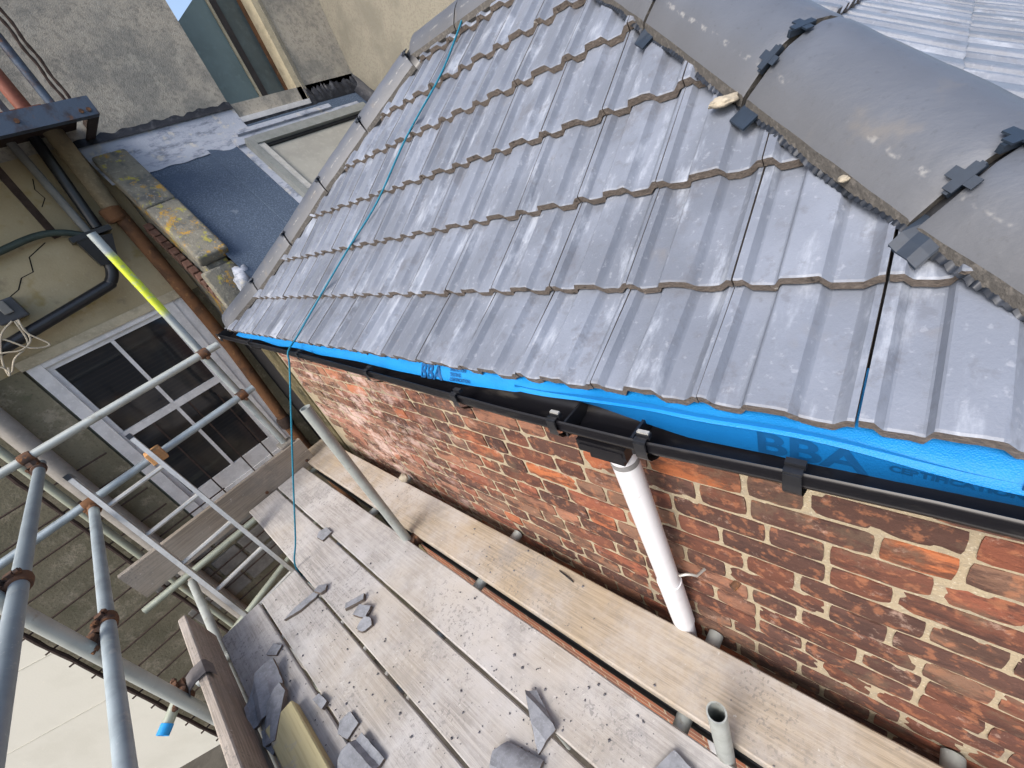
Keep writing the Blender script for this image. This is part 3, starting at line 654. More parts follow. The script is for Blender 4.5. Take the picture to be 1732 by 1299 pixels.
# tall opening with grey-green panels beside the sky
ta = MB(); ta.add([(1.83, 4.72, .55), (2.24, 4.72, .55), (2.24, 4.72, 1.715), (1.83, 4.72, 1.47), (1.83, 4.78, .55), (2.24, 4.78, .55), (2.24, 4.78, 1.715), (1.83, 4.78, 1.47)], [(0, 1, 2, 3), (7, 6, 5, 4), (0, 4, 5, 1), (1, 5, 6, 2), (2, 6, 7, 3), (3, 7, 4, 0)])
op = ta.build('door_panel', TEAL, bld)
MB().box((2.241, 4.70, .55), (2.262, 4.78, 4)).build('panel_edge', CREAMPAINT, op); MB().box((2.2625, 4.69, .55), (2.315, 4.78, 4)).build('dark_stile', plain('dark_brown_stile', (.035, .03, .03), .5), op)
MB().box((2.3155, 4.71, .55), (2.50, 4.75, 4)).build('dark_pane', TEALD, op); MB().box((2.5005, 4.66, .55), (2.512, 4.78, 4)).build('rust_edge', RUSTPIPE, op)
MB().box((2.5125, 4.50, .55), (2.565, 4.78, 4)).build('white_frame', CREAMPAINT, op); MB().box((2.5655, 4.49, .55), (2.5995, 4.80, 4)).build('reveal', PEBBLE2, op)
MB().box((1.851, 4.46, .735), (2.56, 4.70, .775)).build('threshold', WHITEPAINT, op); MB().box((1.86, 4.445, .66), (2.60, 4.459, .73)).build('threshold_face', BITUMEN, op)
# roughcast stain band of bitumen where roofs meet the walls
def rough_band(name, pts, mat, parent, th=.012, seed=0):
    """pts: list of (bottom, top) point pairs; extruded towards -y"""
    mb = MB(); rows = []
    for i, (a, b) in enumerate(pts):
        a, b = Vector(a), Vector(b); j = .035*noise.noise(Vector((i*.9, seed, 0)))
        rows.append([a, lerp(a, b, .5) + Vector((0, -th-.008*noise.noise(Vector((i*.7, seed, 3))), 0)), b + Vector((0, -.004, j)), b + Vector((0, .006, j))])
    mb.strip(rows); return mb.build(name, mat, parent, smooth=60)
N = 40
rough_band('bitumen_upstand', [((lerp(2.56, 3.16, i/N), YF-.05, .72), (lerp(2.56, 3.16, i/N), YF-.002, .85+.05*noise.noise(Vector((i*1.7, 0, 9))))) for i in range(N+1)], BITUMEN, bld, .02, 1)
mb = MB(); rows = []
for i in range(N+1):
    y = lerp(YF, 3.6, i/N); zf = -.1+1.087*(y-3.7); rows.append([(3.06, y, zf+.02), (3.13, y, zf+.05), (3.157, y, zf+.13+.04*noise.noise(Vector((y*9, 0, 0))))])
mb.strip(rows); mb.build('bitumen_upstand', BITUMEN, bld, smooth=60)

# lean-to roof: felt slope, flashing, roof window, raked coping
def zf(y): return -.1 + 1.087*(y-3.7)
lean = empty('lean_to', (1.6, 4.0, -5), 'lean-to with steep blue-grey felt roof and lichen covered raked coping', 'outbuilding')
mb = MB(); rows = []
for i in range(25):
    y = lerp(3.30, 4.49, i/24); rows.append([(x, y, zf(y) + .004*noise.noise(Vector((x*3, y*3, 0)))+ (.03 if x < .93 else 0)) for x in (.90, .95, 1.2, 1.5, 1.8, 2.2, 2.7, 3.16)])
mb.strip(rows); mb.build('felt_roof', FELT, lean, smooth=60)
for x in (1.42,): 
    mb = MB(); mb.strip([[(x, y, zf(y)+.006), (x+.006, y, zf(y)+.010), (x+.4, y, zf(y)+.006)] for y in (3.4, 3.8, 4.2, 4.46)]); mb.build('felt_lap', FELT, lean)
MB().box((.76, 3.70, -5), (3.15, 4.49, -.45)).build('wall', UNDER, lean)
mb = MB()
mb.add([(.755, 3.72, -.62), (.755, 4.498, -.62), (.755, 4.498, zf(4.498)-.02), (.755, 3.72, zf(3.72)-.02), (.90, 3.72, -.62), (.90, 4.498, -.62), (.90, 4.498, zf(4.498)-.02), (.90, 3.72, zf(3.72)-.02)], [(0, 1, 2, 3), (7, 6, 5, 4), (0, 3, 7, 4), (1, 5, 6, 2), (3, 2, 6, 7), (0, 4, 5, 1)]); mb.build('parapet_wall', COPING, lean)
# coping stones on the rake
ang = math.atan(1.087); u = Vector((0, math.cos(ang), math.sin(ang))); nn = Vector((0, -math.sin(ang), math.cos(ang)))
for i, (a, b) in enumerate(((0, .560), (.563, 1.14))):
    me = bevel_box((-.115, a, -.02), (.105, b, .075), .022, 3, .006); Mx = Matrix(((1, 0, 0, 0), (0, u.y, nn.y, 0), (0, u.z, nn.z, 0), (0, 0, 0, 1))); Mx.translation = (.835, 3.70, zf(3.70)-.01)
    me.transform(Mx); link('coping_stone', me, lean, COPING, smooth=50)
for i in range(15):                                     # creasing bricks under the coping
    me = bevel_box((-.02, 0, -.075), (.03, .062, 0), .004, 1, .003); Mx = Matrix(((1, 0, 0, 0), (0, u.y, nn.y, 0), (0, u.z, nn.z, 0), (0, 0, 0, 1))); Mx.translation = Vector((.715, 3.42, zf(3.42)-.02)) + u*(i*.0725+.06) - nn*.19
    me.transform(Mx); link('creasing_brick', me, lean, DBRICK)
me = bevel_box((.69, 3.66, -.62), (.93, 3.76, -.15), .02, 2, .008); link('coping_kneeler', me, lean, COPING, smooth=50)
lump((.90, 3.60, -.30), .10, 4, LEAD, 'lead_patch', lean, (.8, .6, 1.0)); lump((.70, 3.645, -.47), .04, 6, MORTARLUMP, 'mortar_patch', lean, (.8, .6, 1.1))
mb = MB(); rows = []
for i in range(61):
    x = lerp(.70, 1.86, i/60); e = .03*noise.noise(Vector((x*6, 1, 0))); rows.append([(x, YF-.004, .885+.7*e+.02*noise.noise(Vector((x*25, 4, 0)))), (x, YF-.022, .83), (x, YF-.05, zf(YF-.05)+.02), (x, YF-.10, zf(YF-.10)+.012), (x, YF-.19+e, zf(YF-.19+e)+.009)])
mb.strip(rows); mb.build('silver_flashing', LEAD, lean, smooth=70)
mb = MB(); rows = []
for i in range(61):
    x = lerp(.62, 1.86, i/60); rows.append([(x, YF-.006, .90+.025*noise.noise(Vector((x*14, 2, 0)))), (x, YF-.012, .875), (x, YF-.03, .85)])
mb.strip(rows); mb.build('bitumen_edge', BITUMEN, lean, smooth=70)
# roof window set in the felt
rwx0, rwx1, v0, v1 = 1.70, 2.95, .12, .86
Mx = Matrix(((1, 0, 0, 0), (0, u.y, nn.y, 0), (0, u.z, nn.z, 0), (0, 0, 0, 1))); Mx.translation = (0, 3.70, zf(3.70)+.008)
def fb(lo, hi, name, mat, par): return MB().box(lo, hi, M=Mx).build(name, mat, par)
rw = MB(); rw.box((rwx0, v0, 0), (rwx0+.055, v1, .075), M=Mx); rw.box((rwx0+.056, v1-.09, 0), (rwx1, v1, .078), M=Mx); rw.box((rwx0+.056, v0, 0), (rwx1, v0+.06, .07), M=Mx); rw = rw.build('roof_window', GREYFRAME, lean)
fb((rwx0+.0565, v0+.0605, .01), (rwx0+.115, v1-.0905, .066), 'sash_frame', ALU, rw); fb((rwx0+.1155, v1-.115, .012), (rwx1, v1-.0905, .05), 'dark_seal', BLACK, rw)
fb((rwx0+.1155, v0+.0605, .02), (rwx1, v1-.1155, .032), 'pane', BLIND, rw)
fb((rwx0-.06, v0-.05, .002), (rwx0-.001, v1+.02, .010), 'flashing_skirt', LEAD, rw); fb((rwx0-.06, v1+.001, .003), (rwx1, v1+.09, .03), 'flashing_head', LEAD, rw); fb((rwx0, v1+.091, .0), (rwx1-.3, v1+.14, .05), 'white_upstand', LEAD, rw)

# ------------------------------------------------------------------ pipes and fittings on the rendered building
def pipe_thing(name, pts, r, mat, label, cat, n=14, group=None):
    o = MB().ring(pts, r, n).build(name, mat, None, smooth=45); return tag(o, label, cat, group)
def curve(pts, k=8):
    P = [Vector(p) for p in pts]; out = []
    for i in range(len(P)-1):
        p0, p1, p2, p3 = P[max(i-1, 0)], P[i], P[i+1], P[min(i+2, len(P)-1)]
        for j in range(k):
            t = j/k; out.append(.5*((2*p1) + (p2-p0)*t + (2*p0-5*p1+4*p2-p3)*t*t + (3*p1-p0-3*p2+p3)*t**3))
    return out + [P[-1]]
e = empty('soil_pipe', (.62, 4.42, -5), 'brown rusted cast iron drainpipe with socket beside the sash window', 'pipe')
MB().ring([(.625, 4.41, .42), (.64, 4.41, -.3), (.645, 4.41, -.80), (.60, 4.41, -1.75), (.60, 4.41, -5)], .050, 18).build('pipe', RUSTPIPE, e, smooth=45)
MB().ring([(.60, 4.41, .36), (.60, 4.41, .375), (.598, 4.41, .45), (.598, 4.41, .46)], [.06, .07, .072, .062], 18).build('socket', RUSTPIPE, e, smooth=30)
MB().ring([(.615, 4.41, .445), (.635, 4.41, .95), (.63, 4.41, 1.0)], .058, 18).build('upper_pipe', PIPETAN, e, smooth=45)
MB().ring([(.60, 4.41, -1.60), (.60, 4.41, -1.62), (.60, 4.41, -1.70), (.60, 4.41, -1.72)], [.056, .066, .066, .056], 18).build('collar', DARKMETAL, e, smooth=30)
pipe_thing('waste_pipe', curve([(-.9, 4.39, -.15), (-.46, 4.39, -.09), (.20, 4.39, .0), (.29, 4.39, .025), (.345, 4.39, .09), (.362, 4.39, .15)], 6), .038, PIPEBLK, 'black plastic waste pipe running from the hopper to the left edge', 'pipe')
e = empty('rainwater_hopper', (.40, 4.42, .2), 'black plastic hopper catching the pipes above the sash window', 'hopper')
mb = MB(); mb.add([(.29, 4.33, .34), (.50, 4.33, .30), (.50, 4.495, .30), (.29, 4.495, .34), (.31, 4.35, .14), (.41, 4.35, .11), (.41, 4.45, .11), (.31, 4.45, .14)], [(0, 1, 2, 3), (7, 6, 5, 4), (0, 4, 5, 1), (1, 5, 6, 2), (2, 6, 7, 3), (3, 7, 4, 0)]); mb.build('bowl', BLACK, e); MB().box((.27, 4.32, .325), (.52, 4.497, .36)).build('rim', BLACK, e)
MB().ring([(.36, 4.39, .13), (.362, 4.39, .16)], .044, 16).build('outlet_collar', GUTTER, e)
pipe_thing('overflow_pipe', curve([(-.5, 4.42, .38), (-.07, 4.42, .425), (.137, 4.42, .44), (.272, 4.42, .41), (.385, 4.42, .335)], 6), .022, PIPEGRN, 'thin dark green overflow pipe arching into the hopper', 'pipe')
pipe_thing('vent_pipe', [(.40, 4.44, 1.0), (.396, 4.43, .36)], .026, PIPEGREY, 'pale grey pipe dropping into the hopper beside the black one', 'pipe')
pipe_thing('rainwater_pipe', [(.53, 4.44, 1.0), (.46, 4.42, .37)], .034, PIPEBLK, 'black pipe dropping into the hopper from under the steel balcony', 'pipe')
e = pipe_thing('wall_strut', [(.232, 4.2, 1.0), (.231, 4.46, .40)], .03, DARKMETAL, 'dark brown rusted strut under the steel balcony', 'strut', 4)
e = empty('junction_box', (-.26, 4.44, .1), 'grey black cable box with white wires on the cream wall', 'cable box')
link('case', bevel_box((-.36, 4.36, .03), (-.205, 4.49, .17), .012, 2), e, BOXGREY); link('lid', bevel_box((-.30, 4.335, .08), (-.25, 4.3595, .165), .008, 2), e, PIPEGREY)
for i, pts in enumerate(([(-.27, 4.36, .03), (-.29, 4.34, -.06), (-.25, 4.34, -.18), (-.34, 4.33, -.15), (-.42, 4.35, -.03), (-.6, 4.36, -.01)], [(-.28, 4.36, .03), (-.30, 4.34, -.10), (-.38, 4.33, -.14), (-.47, 4.34, -.11), (-.62, 4.35, -.10)], [(-.29, 4.36, .03), (-.33, 4.35, -.12), (-.44, 4.33, -.17), (-.51, 4.34, -.235), (-.53, 4.34, -.18), (-.66, 4.35, -.2)], [(-.30, 4.36, .035), (-.40, 4.34, -.02), (-.50, 4.35, -.16), (-.53, 4.34, -.25), (-.50, 4.34, -.20)])):
    MB().ring(curve(pts, 6), .006, 6).build('wire', CABLE, e, smooth=80)
mb = MB(); cr = [(-.36, .10), (-.285, .152), (-.155, .194), (-.094, .252), (-.021, .26), (.024, .348), (.154, .397)]
mb.strip([[(x, YF-.0055, zc), (x+.006, YF-.0055, zc-.004)] for x, zc in cr]); mb.build('wall_crack', DARKIN, bld)
mb = MB(); mb.strip([[(x, YF-.0056, zc), (x+.005, YF-.0056, zc-.003)] for x, zc in ((.287, .595), (.337, .638), (.326, .70), (.36, .76))]); mb.build('wall_crack', DARKIN, bld)
COLUMN_ = pipe_thing('drain_pipe', [(-.74, 4.43, .7), (-.78, 4.43, -1.0), (-.80, 4.43, -5)], .062, COLUMN, 'wide pale grey painted pipe left of the sash window', 'pipe', 20)
# steel balcony corner
e = empty('steel_balcony', (.3, 4.2, .9), 'corner of a blue painted rusty steel balcony, top left', 'balcony')
mb = MB(); mb.box((-1.5, 3.90, .885), (.84, 3.908, .985)); mb.box((-1.5, 3.9085, .885), (.84, 3.97, .893)); mb.box((-1.5, 3.9085, .977), (.84, 3.97, .985)); mb.build('front_channel', STEEL, e)
mb = MB(); mb.box((.832, 3.971, .885), (.84, 4.498, .985)); mb.box((.78, 3.971, .885), (.8315, 4.498, .893)); mb.build('side_channel', DARKMETAL, e)
MB().box((-1.5, 3.975, .96), (.775, 4.498, .975)).build('deck_plate', DARKMETAL, e)
for x in (.45, .76, .80): MB().ring([(x, 3.900, .915+.02*(x < .5)), (x, 3.893, .915+.02*(x < .5))], .013, 8).build('bolt', RUST, e)
for i, x in enumerate((.757, .727)):
    pts = [(x + .004*math.sin(q*1.1 + i), 3.93, .985 + q*.03) for q in range(40)]; MB().ring(pts, [.0075 + .0025*(q % 2) for q in range(40)], 7).build('twisted_rod', DARKMETAL, e)
MB().ring([(.66, 3.95, .985), (.66, 3.95, 2.2)], .024, 14).build('rail_post', STEEL, e, smooth=45)
MB().ring([(.55, 4.1, .985), (.55, 4.12, 1.4), (.52, 4.14, 2.2)], .04, 14).build('red_post', REDPAINT, e, smooth=45)
MB().box((.43, 3.92, .9855), (.46, 3.95, 2.1)).build('flat_bar', STEEL, e); MB().box((-1.5, 3.99, .986), (.62, 4.12, 1.012)).build('red_plank', REDPAINT, e)
# rusty grille at the left edge of the building
e = empty('rusty_grille', (-1.1, 4.42, -5), 'rusty grille of thin horizontal bars across the olive stained wall', 'grille')
for x in (-1.655, -.97): 
    pts = [(x + .006*noise.noise(Vector((q*.4, x, 0))), 4.42, 0 - q*.08) for q in range(62)]; MB().ring(pts, [.015 + .006*noise.noise(Vector((q*1.3, x, 2))) for q in range(62)], 7).build('upright', DARKMETAL, e)
for i in range(18): MB().ring([(-1.70, 4.43, -1.02 - i*.205), (-.52 if i < 4 else -.15, 4.43, -1.02 - i*.205)], .0075, 6).build('bar', DARKMETAL, e)

# ------------------------------------------------------------------ scaffold deck
ZD = -1.66; TH = .038
def board(name, lo, hi, mat, label, seed, group='boards of the scaffold deck', cat='scaffold board', axis=1):
    """plank with slightly uneven edges and hooped ends"""
    mb = MB(); n = 24; rows = []
    for i in range(n+1):
        t = i/n; v = lerp(lo[axis], hi[axis], t)
        o = 0 if axis else 1
        e0 = .003*noise.noise(Vector((v*3, seed, 0))); e1 = .003*noise.noise(Vector((v*3, seed, 5))); zz = .003*noise.noise(Vector((v*1.1, seed, 9)))
        a, b, c, d = lo[o]+e0, hi[o]+e1, lo[2]+zz, hi[2]+zz; r = .005
        sec = [(a, c), (b, c), (b, d-r), (b-r, d), (a+r, d), (a, d-r)]
        rows.append([(p, v, q) if axis else (v, p, q) for p, q in sec])
    mb.strip(rows, close=True); mb.add(rows[0], [tuple(range(5, -1, -1))]); mb.add(rows[-1], [tuple(range(6))])
    o = mb.build(name, mat, None); return tag(o, label, cat, group)
B1 = board('scaffold_board', (.398, -.9, ZD-TH+.006), (.628, 3.56, ZD+.006), BOARD_Y, 'yellowish scaffold board nearest the brick wall', 1)
B2 = board('scaffold_board', (.122, -.9, ZD-TH), (.350, 3.375, ZD), BOARD, 'second scaffold board out from the brick wall, beside the wide gap', 2)
B3 = board('scaffold_board', (-.118, -.9, ZD-TH), (.108, 3.365, ZD), BOARD, 'middle scaffold board, ending at the ladder opening corner', 3)
B4 = board('scaffold_board', (-.344, -.9, ZD-TH), (-.130, 2.405, ZD), BOARD, 'short dusty scaffold board second from the toe board', 4)
B5 = board('scaffold_board', (-.572, -.9, ZD-TH), (-.356, 2.415, ZD), BOARD, 'outermost dusty scaffold board lying along the toe board', 5)
tb = board('toe_board', (-.625, -.9, ZD-.01), (-.587, 2.48, ZD+.215), BOARD_OLD_Y, 'long toe board standing on edge along the deck, blue banded end', 6, 'toe boards')
MB().box((-.628, 2.42, ZD+.1), (-.6255, 2.483, ZD+.205)).build('end_band', BLUEBAND, tb)
tb2 = board('toe_board', (-.84, 3.385, ZD-.03), (.46, 3.423, ZD+.205), BOARD_OLD, 'weathered grey toe board across the far end of the deck', 7, 'toe boards', axis=0)
for x in (.05, .40): MB().ring([(x, 3.378, ZD+.02), (x, 3.3845, ZD+.02)], .012, 8).build('nail_head', RUST, tb2)

# tubes
def tube(p0, p1, mat, label, r=.02415, group='scaffold tubes'):
    e = MB().pipe(p0, p1, r, .004, 24).build('scaffold_tube', mat, None, smooth=40); return tag(e, label, 'scaffold tube', group)
tube((-1.6, 3.42, -.615), (.448, 3.42, -.566), TUBE, 'upper guard rail tube crossing in front of the sash window')
tube((-1.7, 3.42, -1.02), (.448, 3.42, -.936), TUBE_B, 'lower guard rail tube crossing the window, bluish galvanised')
tube((-.649, -.5, -.672), (-.648, 3.52, -.672), TUBE_B, 'upper long guard rail tube running towards the viewer, far left')
tube((-.641, -.5, -1.015), (-.641, 3.47, -1.015), TUBE_B, 'lower long guard rail tube running towards the viewer, lower left')
tube((.372, 3.475, -1.455), (.318, 3.475, .275), TUBE_Y, 'upright tube marked with fluorescent yellow paint before the window')
tube((-.70, 2.03, -4.98), (-.70, 1.98, -.3), TUBE, 'upright tube outside the guard rails, crossing the lower left')
tube((-.82, 3.95, -4.98), (-.79, 3.95, .6), TUBE_G, 'dull greenish upright tube left of the ladder')
tube((.352, 1.868, -4.98), (.353, 1.893, -.714), TUBE, 'open topped upright tube rising through the deck by the wall')
tube((.3645, .245, -4.98), (.3645, .231, -1.349), TUBE, 'short open tube stub poking through the deck, bottom right')
for i, (y, x0, l) in enumerate(((.371, -.75, 'transom tube end below the white downpipe'), (1.34, -.75, 'transom tube under the deck, end showing left of the downpipe'), (2.36, -.75, 'transom tube under the deck beside the leaning upright'), (-.22, -.75, 'transom tube end by the wall at the lower right corner'))):
    tube((x0, y, ZD-TH-.026), (.694, y, ZD-TH-.026), TUBE, l)
tube((-.90, 3.37, -1.745), (.60, 3.37, -1.745), TUBE_G, 'transom tube under the far toe board beside the ladder')
tube((-.625, -.8, -1.775), (-.625, 3.31, -1.775), TUBE, 'ledger tube below the outer boards, seen through the ladder opening')
tube((.42, -.8, -1.79), (.42, 3.5, -1.79), PIPEBLK, 'dark ledger tube below the wide gap between boards', .02)
tube((-.85, 3.10, -2.2), (.3, 3.30, -2.05), TUBE_G, 'lower brace tube glimpsed under the ladder opening')
# couplers
def coupler(p, a1, a2, off, label, mat=RUST):
    p = Vector(p); a1 = Vector(a1); a2 = Vector(a2); off = Vector(off); e = empty('scaffold_coupler', p, label, 'coupler', 'scaffold couplers')
    mb = MB()
    for c, a in ((p, a1), (p + off, a2)):
        for q in (-1, 1): pass
        pts = [c - a*.03, c - a*.028, c - a*.012, c + a*.012, c + a*.028, c + a*.03]; mb.ring(pts, [.0265, .031, .0335, .0335, .031, .0265], 14)
    mid = p + off*.5; u1 = off.normalized()
    mb.ring([mid - u1*.012, mid + u1*.012], .03, 8); mb.build('body', mat, e, smooth=35)
    for c, a in ((p, a1), (p + off, a2)):
        w = a.cross(u1).normalized(); q = c + w*.036
        mb = MB(); mb.ring([q - u1*.03, q + u1*.045], .0065, 8); mb.ring([q + u1*.02, q + u1*.034], .012, 6); mb.ring([q - u1*.026, q - u1*.014], .0115, 6); mb.box(tuple(c + w*.02 - a*.018*0 - Vector((.012, .012, .012))), tuple(c + w*.034 + Vector((.012, .012, .012)))); mb.build('bolt', mat, e)
    return e
X_, Y_, Z_ = (1, 0, 0), (0, 1, 0), (0, 0, 1)
coupler((-.648, 3.42, -.592), X_, Y_, (0, -.02, -.075), 'rusty brown coupler joining the two upper guard rails')
coupler((-.64, 3.42, -.985), X_, Y_, (0, -.03, -.035), 'orange rusted coupler joining the two lower guard rails', RUSTPIPE)
coupler((.347, 3.475, -.577), Z_, X_, (0, -.052, .006), 'rusty coupler where the yellow marked upright meets the upper rail')
coupler((.360, 3.475, -.945), Z_, X_, (0, -.052, .006), 'rusty coupler where the yellow marked upright meets the lower rail')
coupler((-.641, 2.09, -1.015), Y_, Z_, (-.056, -.07, 0), 'dark rusty coupler clamping the lower long rail to the upright')
coupler((-.648, 2.02, -.672), Y_, Z_, (-.053, 0, 0), 'rusty coupler on the upper long rail at the left edge')
coupler((-.70, 2.02, -1.47), Z_, X_, (.0, .05, 0), 'rusty clamp with blue taped tail beside the toe board end')
e = MB().pipe((-.80, 1.985, -1.50), (-.70, 2.06, -1.47), .021, .004, 16).build('taped_tube_end', TUBE_G, None, smooth=40); tag(e, 'short tube end wrapped in blue tape beside the toe board', 'tube end')
MB().pipe((-.815, 1.974, -1.5045), (-.785, 1.996, -1.4955), .0235, .0025, 16).build('tape', TAPE, e, smooth=40)
coupler((.353, 1.868, -1.705), Z_, Y_, (.055, 0, 0), 'rusty coupler at the foot of the open topped upright')
# rubber strap hooked on the toe board
mb = MB(); pr = [(-.69, -1.49), (-.66, -1.448), (-.63, -1.436), (-.585, -1.436), (-.575, -1.45), (-.574, -1.49)]
mb.strip([[(x, y, zc) for x, zc in pr] + [(x, y, zc+.006) for x, zc in reversed(pr)] for y in (1.98, 2.07)], close=True); tag(mb.build('board_clip', RUBBER, None, smooth=50), 'grey band hooked over the toe board edge', 'board clip')
# hanging glove-like rag/cap on the far toe board post and a standard base
link_ = link('base_cap', bevel_box((.315, 3.40, -1.462), (.43, 3.53, -1.435), .012, 2), None, CONC); tag(link_, 'round grey packer under the yellow marked upright on the toe board', 'packer')

# ladder
lad = empty('aluminium_ladder', (-.42, 3.0, -2), 'aluminium ladder standing in the opening at the far end of the deck', 'ladder')
La, Lb = Vector((-.591, 3.365, -.79)), Vector((-.43, 2.35, -3.3)); Ra, Rb = Vector((-.259, 3.365, -.775)), Vector((-.075, 2.40, -3.3))
def stile(a, b, nm):
    t = (b-a).normalized(); s = Vector((1, 0, 0)); s = (s - t*s.dot(t)).normalized(); n = t.cross(s); Mx = Matrix(((*s, 0), (*n, 0), (*t, 0), (0, 0, 0, 1))).transposed(); Mx.translation = a
    L = (b-a).length; MB().box((-.012, -.032, 0), (.012, .032, L), M=Mx).build(nm, ALU, lad); MB().box((-.0135, -.0335, -.022), (.0135, .0335, .01), M=Mx).build('end_cap', BLACK, lad)
stile(La, Lb, 'stile'); stile(Ra, Rb, 'stile')
for i in range(10):
    t = .09 + i*.098
    MB().ring([La.lerp(Lb, t), Ra.lerp(Rb, t)], .015, 8).build('rung', ALU, lad)
blk = link('timber_block', bevel_box((-.285, 3.315, -.985), (-.195, 3.395, -.90), .004, 1), None, WOODBLK); tag(blk, 'small orange timber block tied between the ladder top and the rail', 'timber block')

# ------------------------------------------------------------------ rope, debris
rp = [(2.20, 1.80, .53), (2.075, 1.765, .545), (2.0, 1.762, .475), (1.849, 1.761, .362), (1.689, 1.773, .25), (1.453, 1.88, .082), (1.191, 1.961, -.119), (1.0, 2.105, -.262), (.768, 2.207, -.417), (.604, 2.256, -.521), (.535, 2.235, -.545), (.505, 2.225, -.565), (.485, 2.23, -.61), (.40, 2.26, -.76), (.18, 2.31, -1.13), (-.02, 2.37, -1.48), (-.121, 2.405, -1.655), (-.124, 2.42, -1.9)]
rope = MB().ring(curve(rp, 6), .0045, 10).build('rope', ROPE, None, smooth=80); tag(rope, 'thin teal blue rope running down the roof and hanging to the deck', 'rope')
def shard(name, cx, cy, outline, th, rot, tiltx, tilty, mat, label, z=ZD, curv=0.0):
    """broken tile piece: a patch of the tile profile cut along a rough convex outline, lying on the deck"""
    n = len(outline); R0 = max(max(abs(p[0]), abs(p[1])) for p in outline)*1.25; k = 14; sd0 = int(abs(cx*997 + cy*331)*10)
    def h(x, y): return (prof(min(1, max(0, .47 + x/TW)))*1.0 if curv else 0) + .0012*noise.noise(Vector((x*60, y*60, sd0)))
    top = [[Vector((lerp(-R0, R0, i/k), lerp(-R0, R0, j/k), th + h(lerp(-R0, R0, i/k), lerp(-R0, R0, j/k)))) for i in range(k+1)] for j in range(k+1)]
    bot = [[Vector((p.x, p.y, p.z - th)) for p in r] for r in top]
    mb = MB(); mb.strip(top, 0); mb.strip(bot, 1); mb.strip([top[0], bot[0]], 1); mb.strip([top[-1], bot[-1]], 1); mb.strip([[r[0] for r in top], [r[0] for r in bot]], 1); mb.strip([[r[-1] for r in top], [r[-1] for r in bot]], 1)
    me = mb.mesh(name); bm = bmesh.new(); bm.from_mesh(me); bmesh.ops.remove_doubles(bm, verts=bm.verts, dist=1e-6)
    for i in range(n):
        p, q = Vector((*outline[i], 0)), Vector((*outline[(i+1) % n], 0)); d = q-p; no = Vector((d.y, -d.x, 0)).normalized(); no.z = .35*noise.noise(Vector((i*1.7, sd0, 0))); no.normalize()
        if max((Vector((*o_, 0))-p).dot(no) for o_ in outline) > .012: continue      # keep only convex cuts
        r = bmesh.ops.bisect_plane(bm, geom=bm.verts[:]+bm.edges[:]+bm.faces[:], plane_co=p, plane_no=no, clear_outer=True)
        ed = [e for e in r['geom_cut'] if isinstance(e, bmesh.types.BMEdge)]
        if ed:
            for f in bmesh.ops.edgeloop_fill(bm, edges=ed)['faces']: f.material_index = 1
    bmesh.ops.recalc_face_normals(bm, faces=bm.faces)
    Mx = Matrix.Rotation(rot, 4, 'Z') @ Matrix.Rotation(tiltx, 4, 'X') @ Matrix.Rotation(tilty, 4, 'Y')
    for v in bm.verts: v.co = Mx @ (v.co + Vector((noise.noise(v.co*70), noise.noise(v.co*70+Vector((9, 0, 0))), 0))*.002)
    zmin = min(v.co.z for v in bm.verts)
    for v in bm.verts: v.co += Vector((cx, cy, z - zmin + .0005))
    bm.to_mesh(me); bm.free(); o = link(name, me, None, [mat, TILE_EDGE], smooth=30)
    return tag(o, label, 'tile fragment', 'broken tile pieces on the deck')
def rough_poly(seed, rx, ry, n=9):
    r = random.Random(seed); return [(math.cos(2*math.pi*i/n)*rx*r.uniform(.65, 1.1), math.sin(2*math.pi*i/n)*ry*r.uniform(.65, 1.1)) for i in range(n)]
shard('tile_fragment', .095, 2.455, [(-.035, -.04), (.03, -.05), (.045, .02), (.01, .055), (-.03, .03)], .014, .2, 0, 0, GREYFRAG, 'single grey tile chip bridging the board gap near the rope')
shard('tile_fragment', -.20, 2.11, [(-.10, -.012), (-.02, -.028), (.07, -.022), (.10, .0), (.06, .02), (-.04, .012)], .016, -.25, 0, 0, GREYFRAG, 'long curved grey tile sliver on the fourth board')
shard('tile_fragment', -.10, 2.085, rough_poly(3, .03, .04), .018, .8, .2, .1, GREYFRAG, 'small upturned tile chip just beyond the curved sliver')
shard('tile_fragment', -.03, 1.82, [(-.05, -.012), (.045, -.022), (.055, .012), (-.04, .018)], .02, -.35, 0, .1, GREYFRAG, 'small rectangular tile stick, farthest of the broken cluster')
shard('tile_fragment', -.035, 1.735, [(-.03, -.035), (.03, -.04), (.035, .03), (-.02, .04)], .022, .5, .1, 0, GREYFRAG, 'blocky tile chunk in the middle of the broken cluster')
shard('tile_fragment', -.06, 1.665, rough_poly(8, .045, .04, 11), .018, .1, .1, -.1, GREYFRAG, 'jagged tile chunk, nearest of the broken cluster')
shard('tile_fragment', -.50, 1.835, [(-.075, -.11), (.05, -.10), (.075, .0), (.06, .13), (-.02, .10), (-.08, .0)], .016, -.25, .16, .12, GREYFRAG, 'large curved broken tile leaning by the toe board', curv=.5)
shard('tile_fragment', -.50, 1.695, [(-.045, -.10), (.02, -.12), (.06, .06), (.04, .11), (-.05, .04)], .018, -.35, 0, -.25, GREYFRAG, 'wedge of broken tile in front of the large curved piece', z=ZD+.004, curv=.4)
shard('tile_fragment', -.555, 1.62, [(-.015, -.06), (.02, -.05), (.025, .03), (.0, .07), (-.02, .02)], .03, .15, 0, 0, GREYFRAG, 'narrow hooked tile sliver against the toe board')
shard('tile_fragment', -.40, 2.02, [(-.025, -.03), (.02, -.035), (.03, .025), (-.02, .035)], .012, .6, 0, 0, GREYFRAG, 'lone small tile chip on the outermost board')
shard('tile_fragment', -.355, 1.57, [(-.012, -.04), (.016, -.035), (.014, .03), (-.015, .04)], .018, .1, 0, 0, GREYFRAG, 'small pale chip straddling the outer board gap')
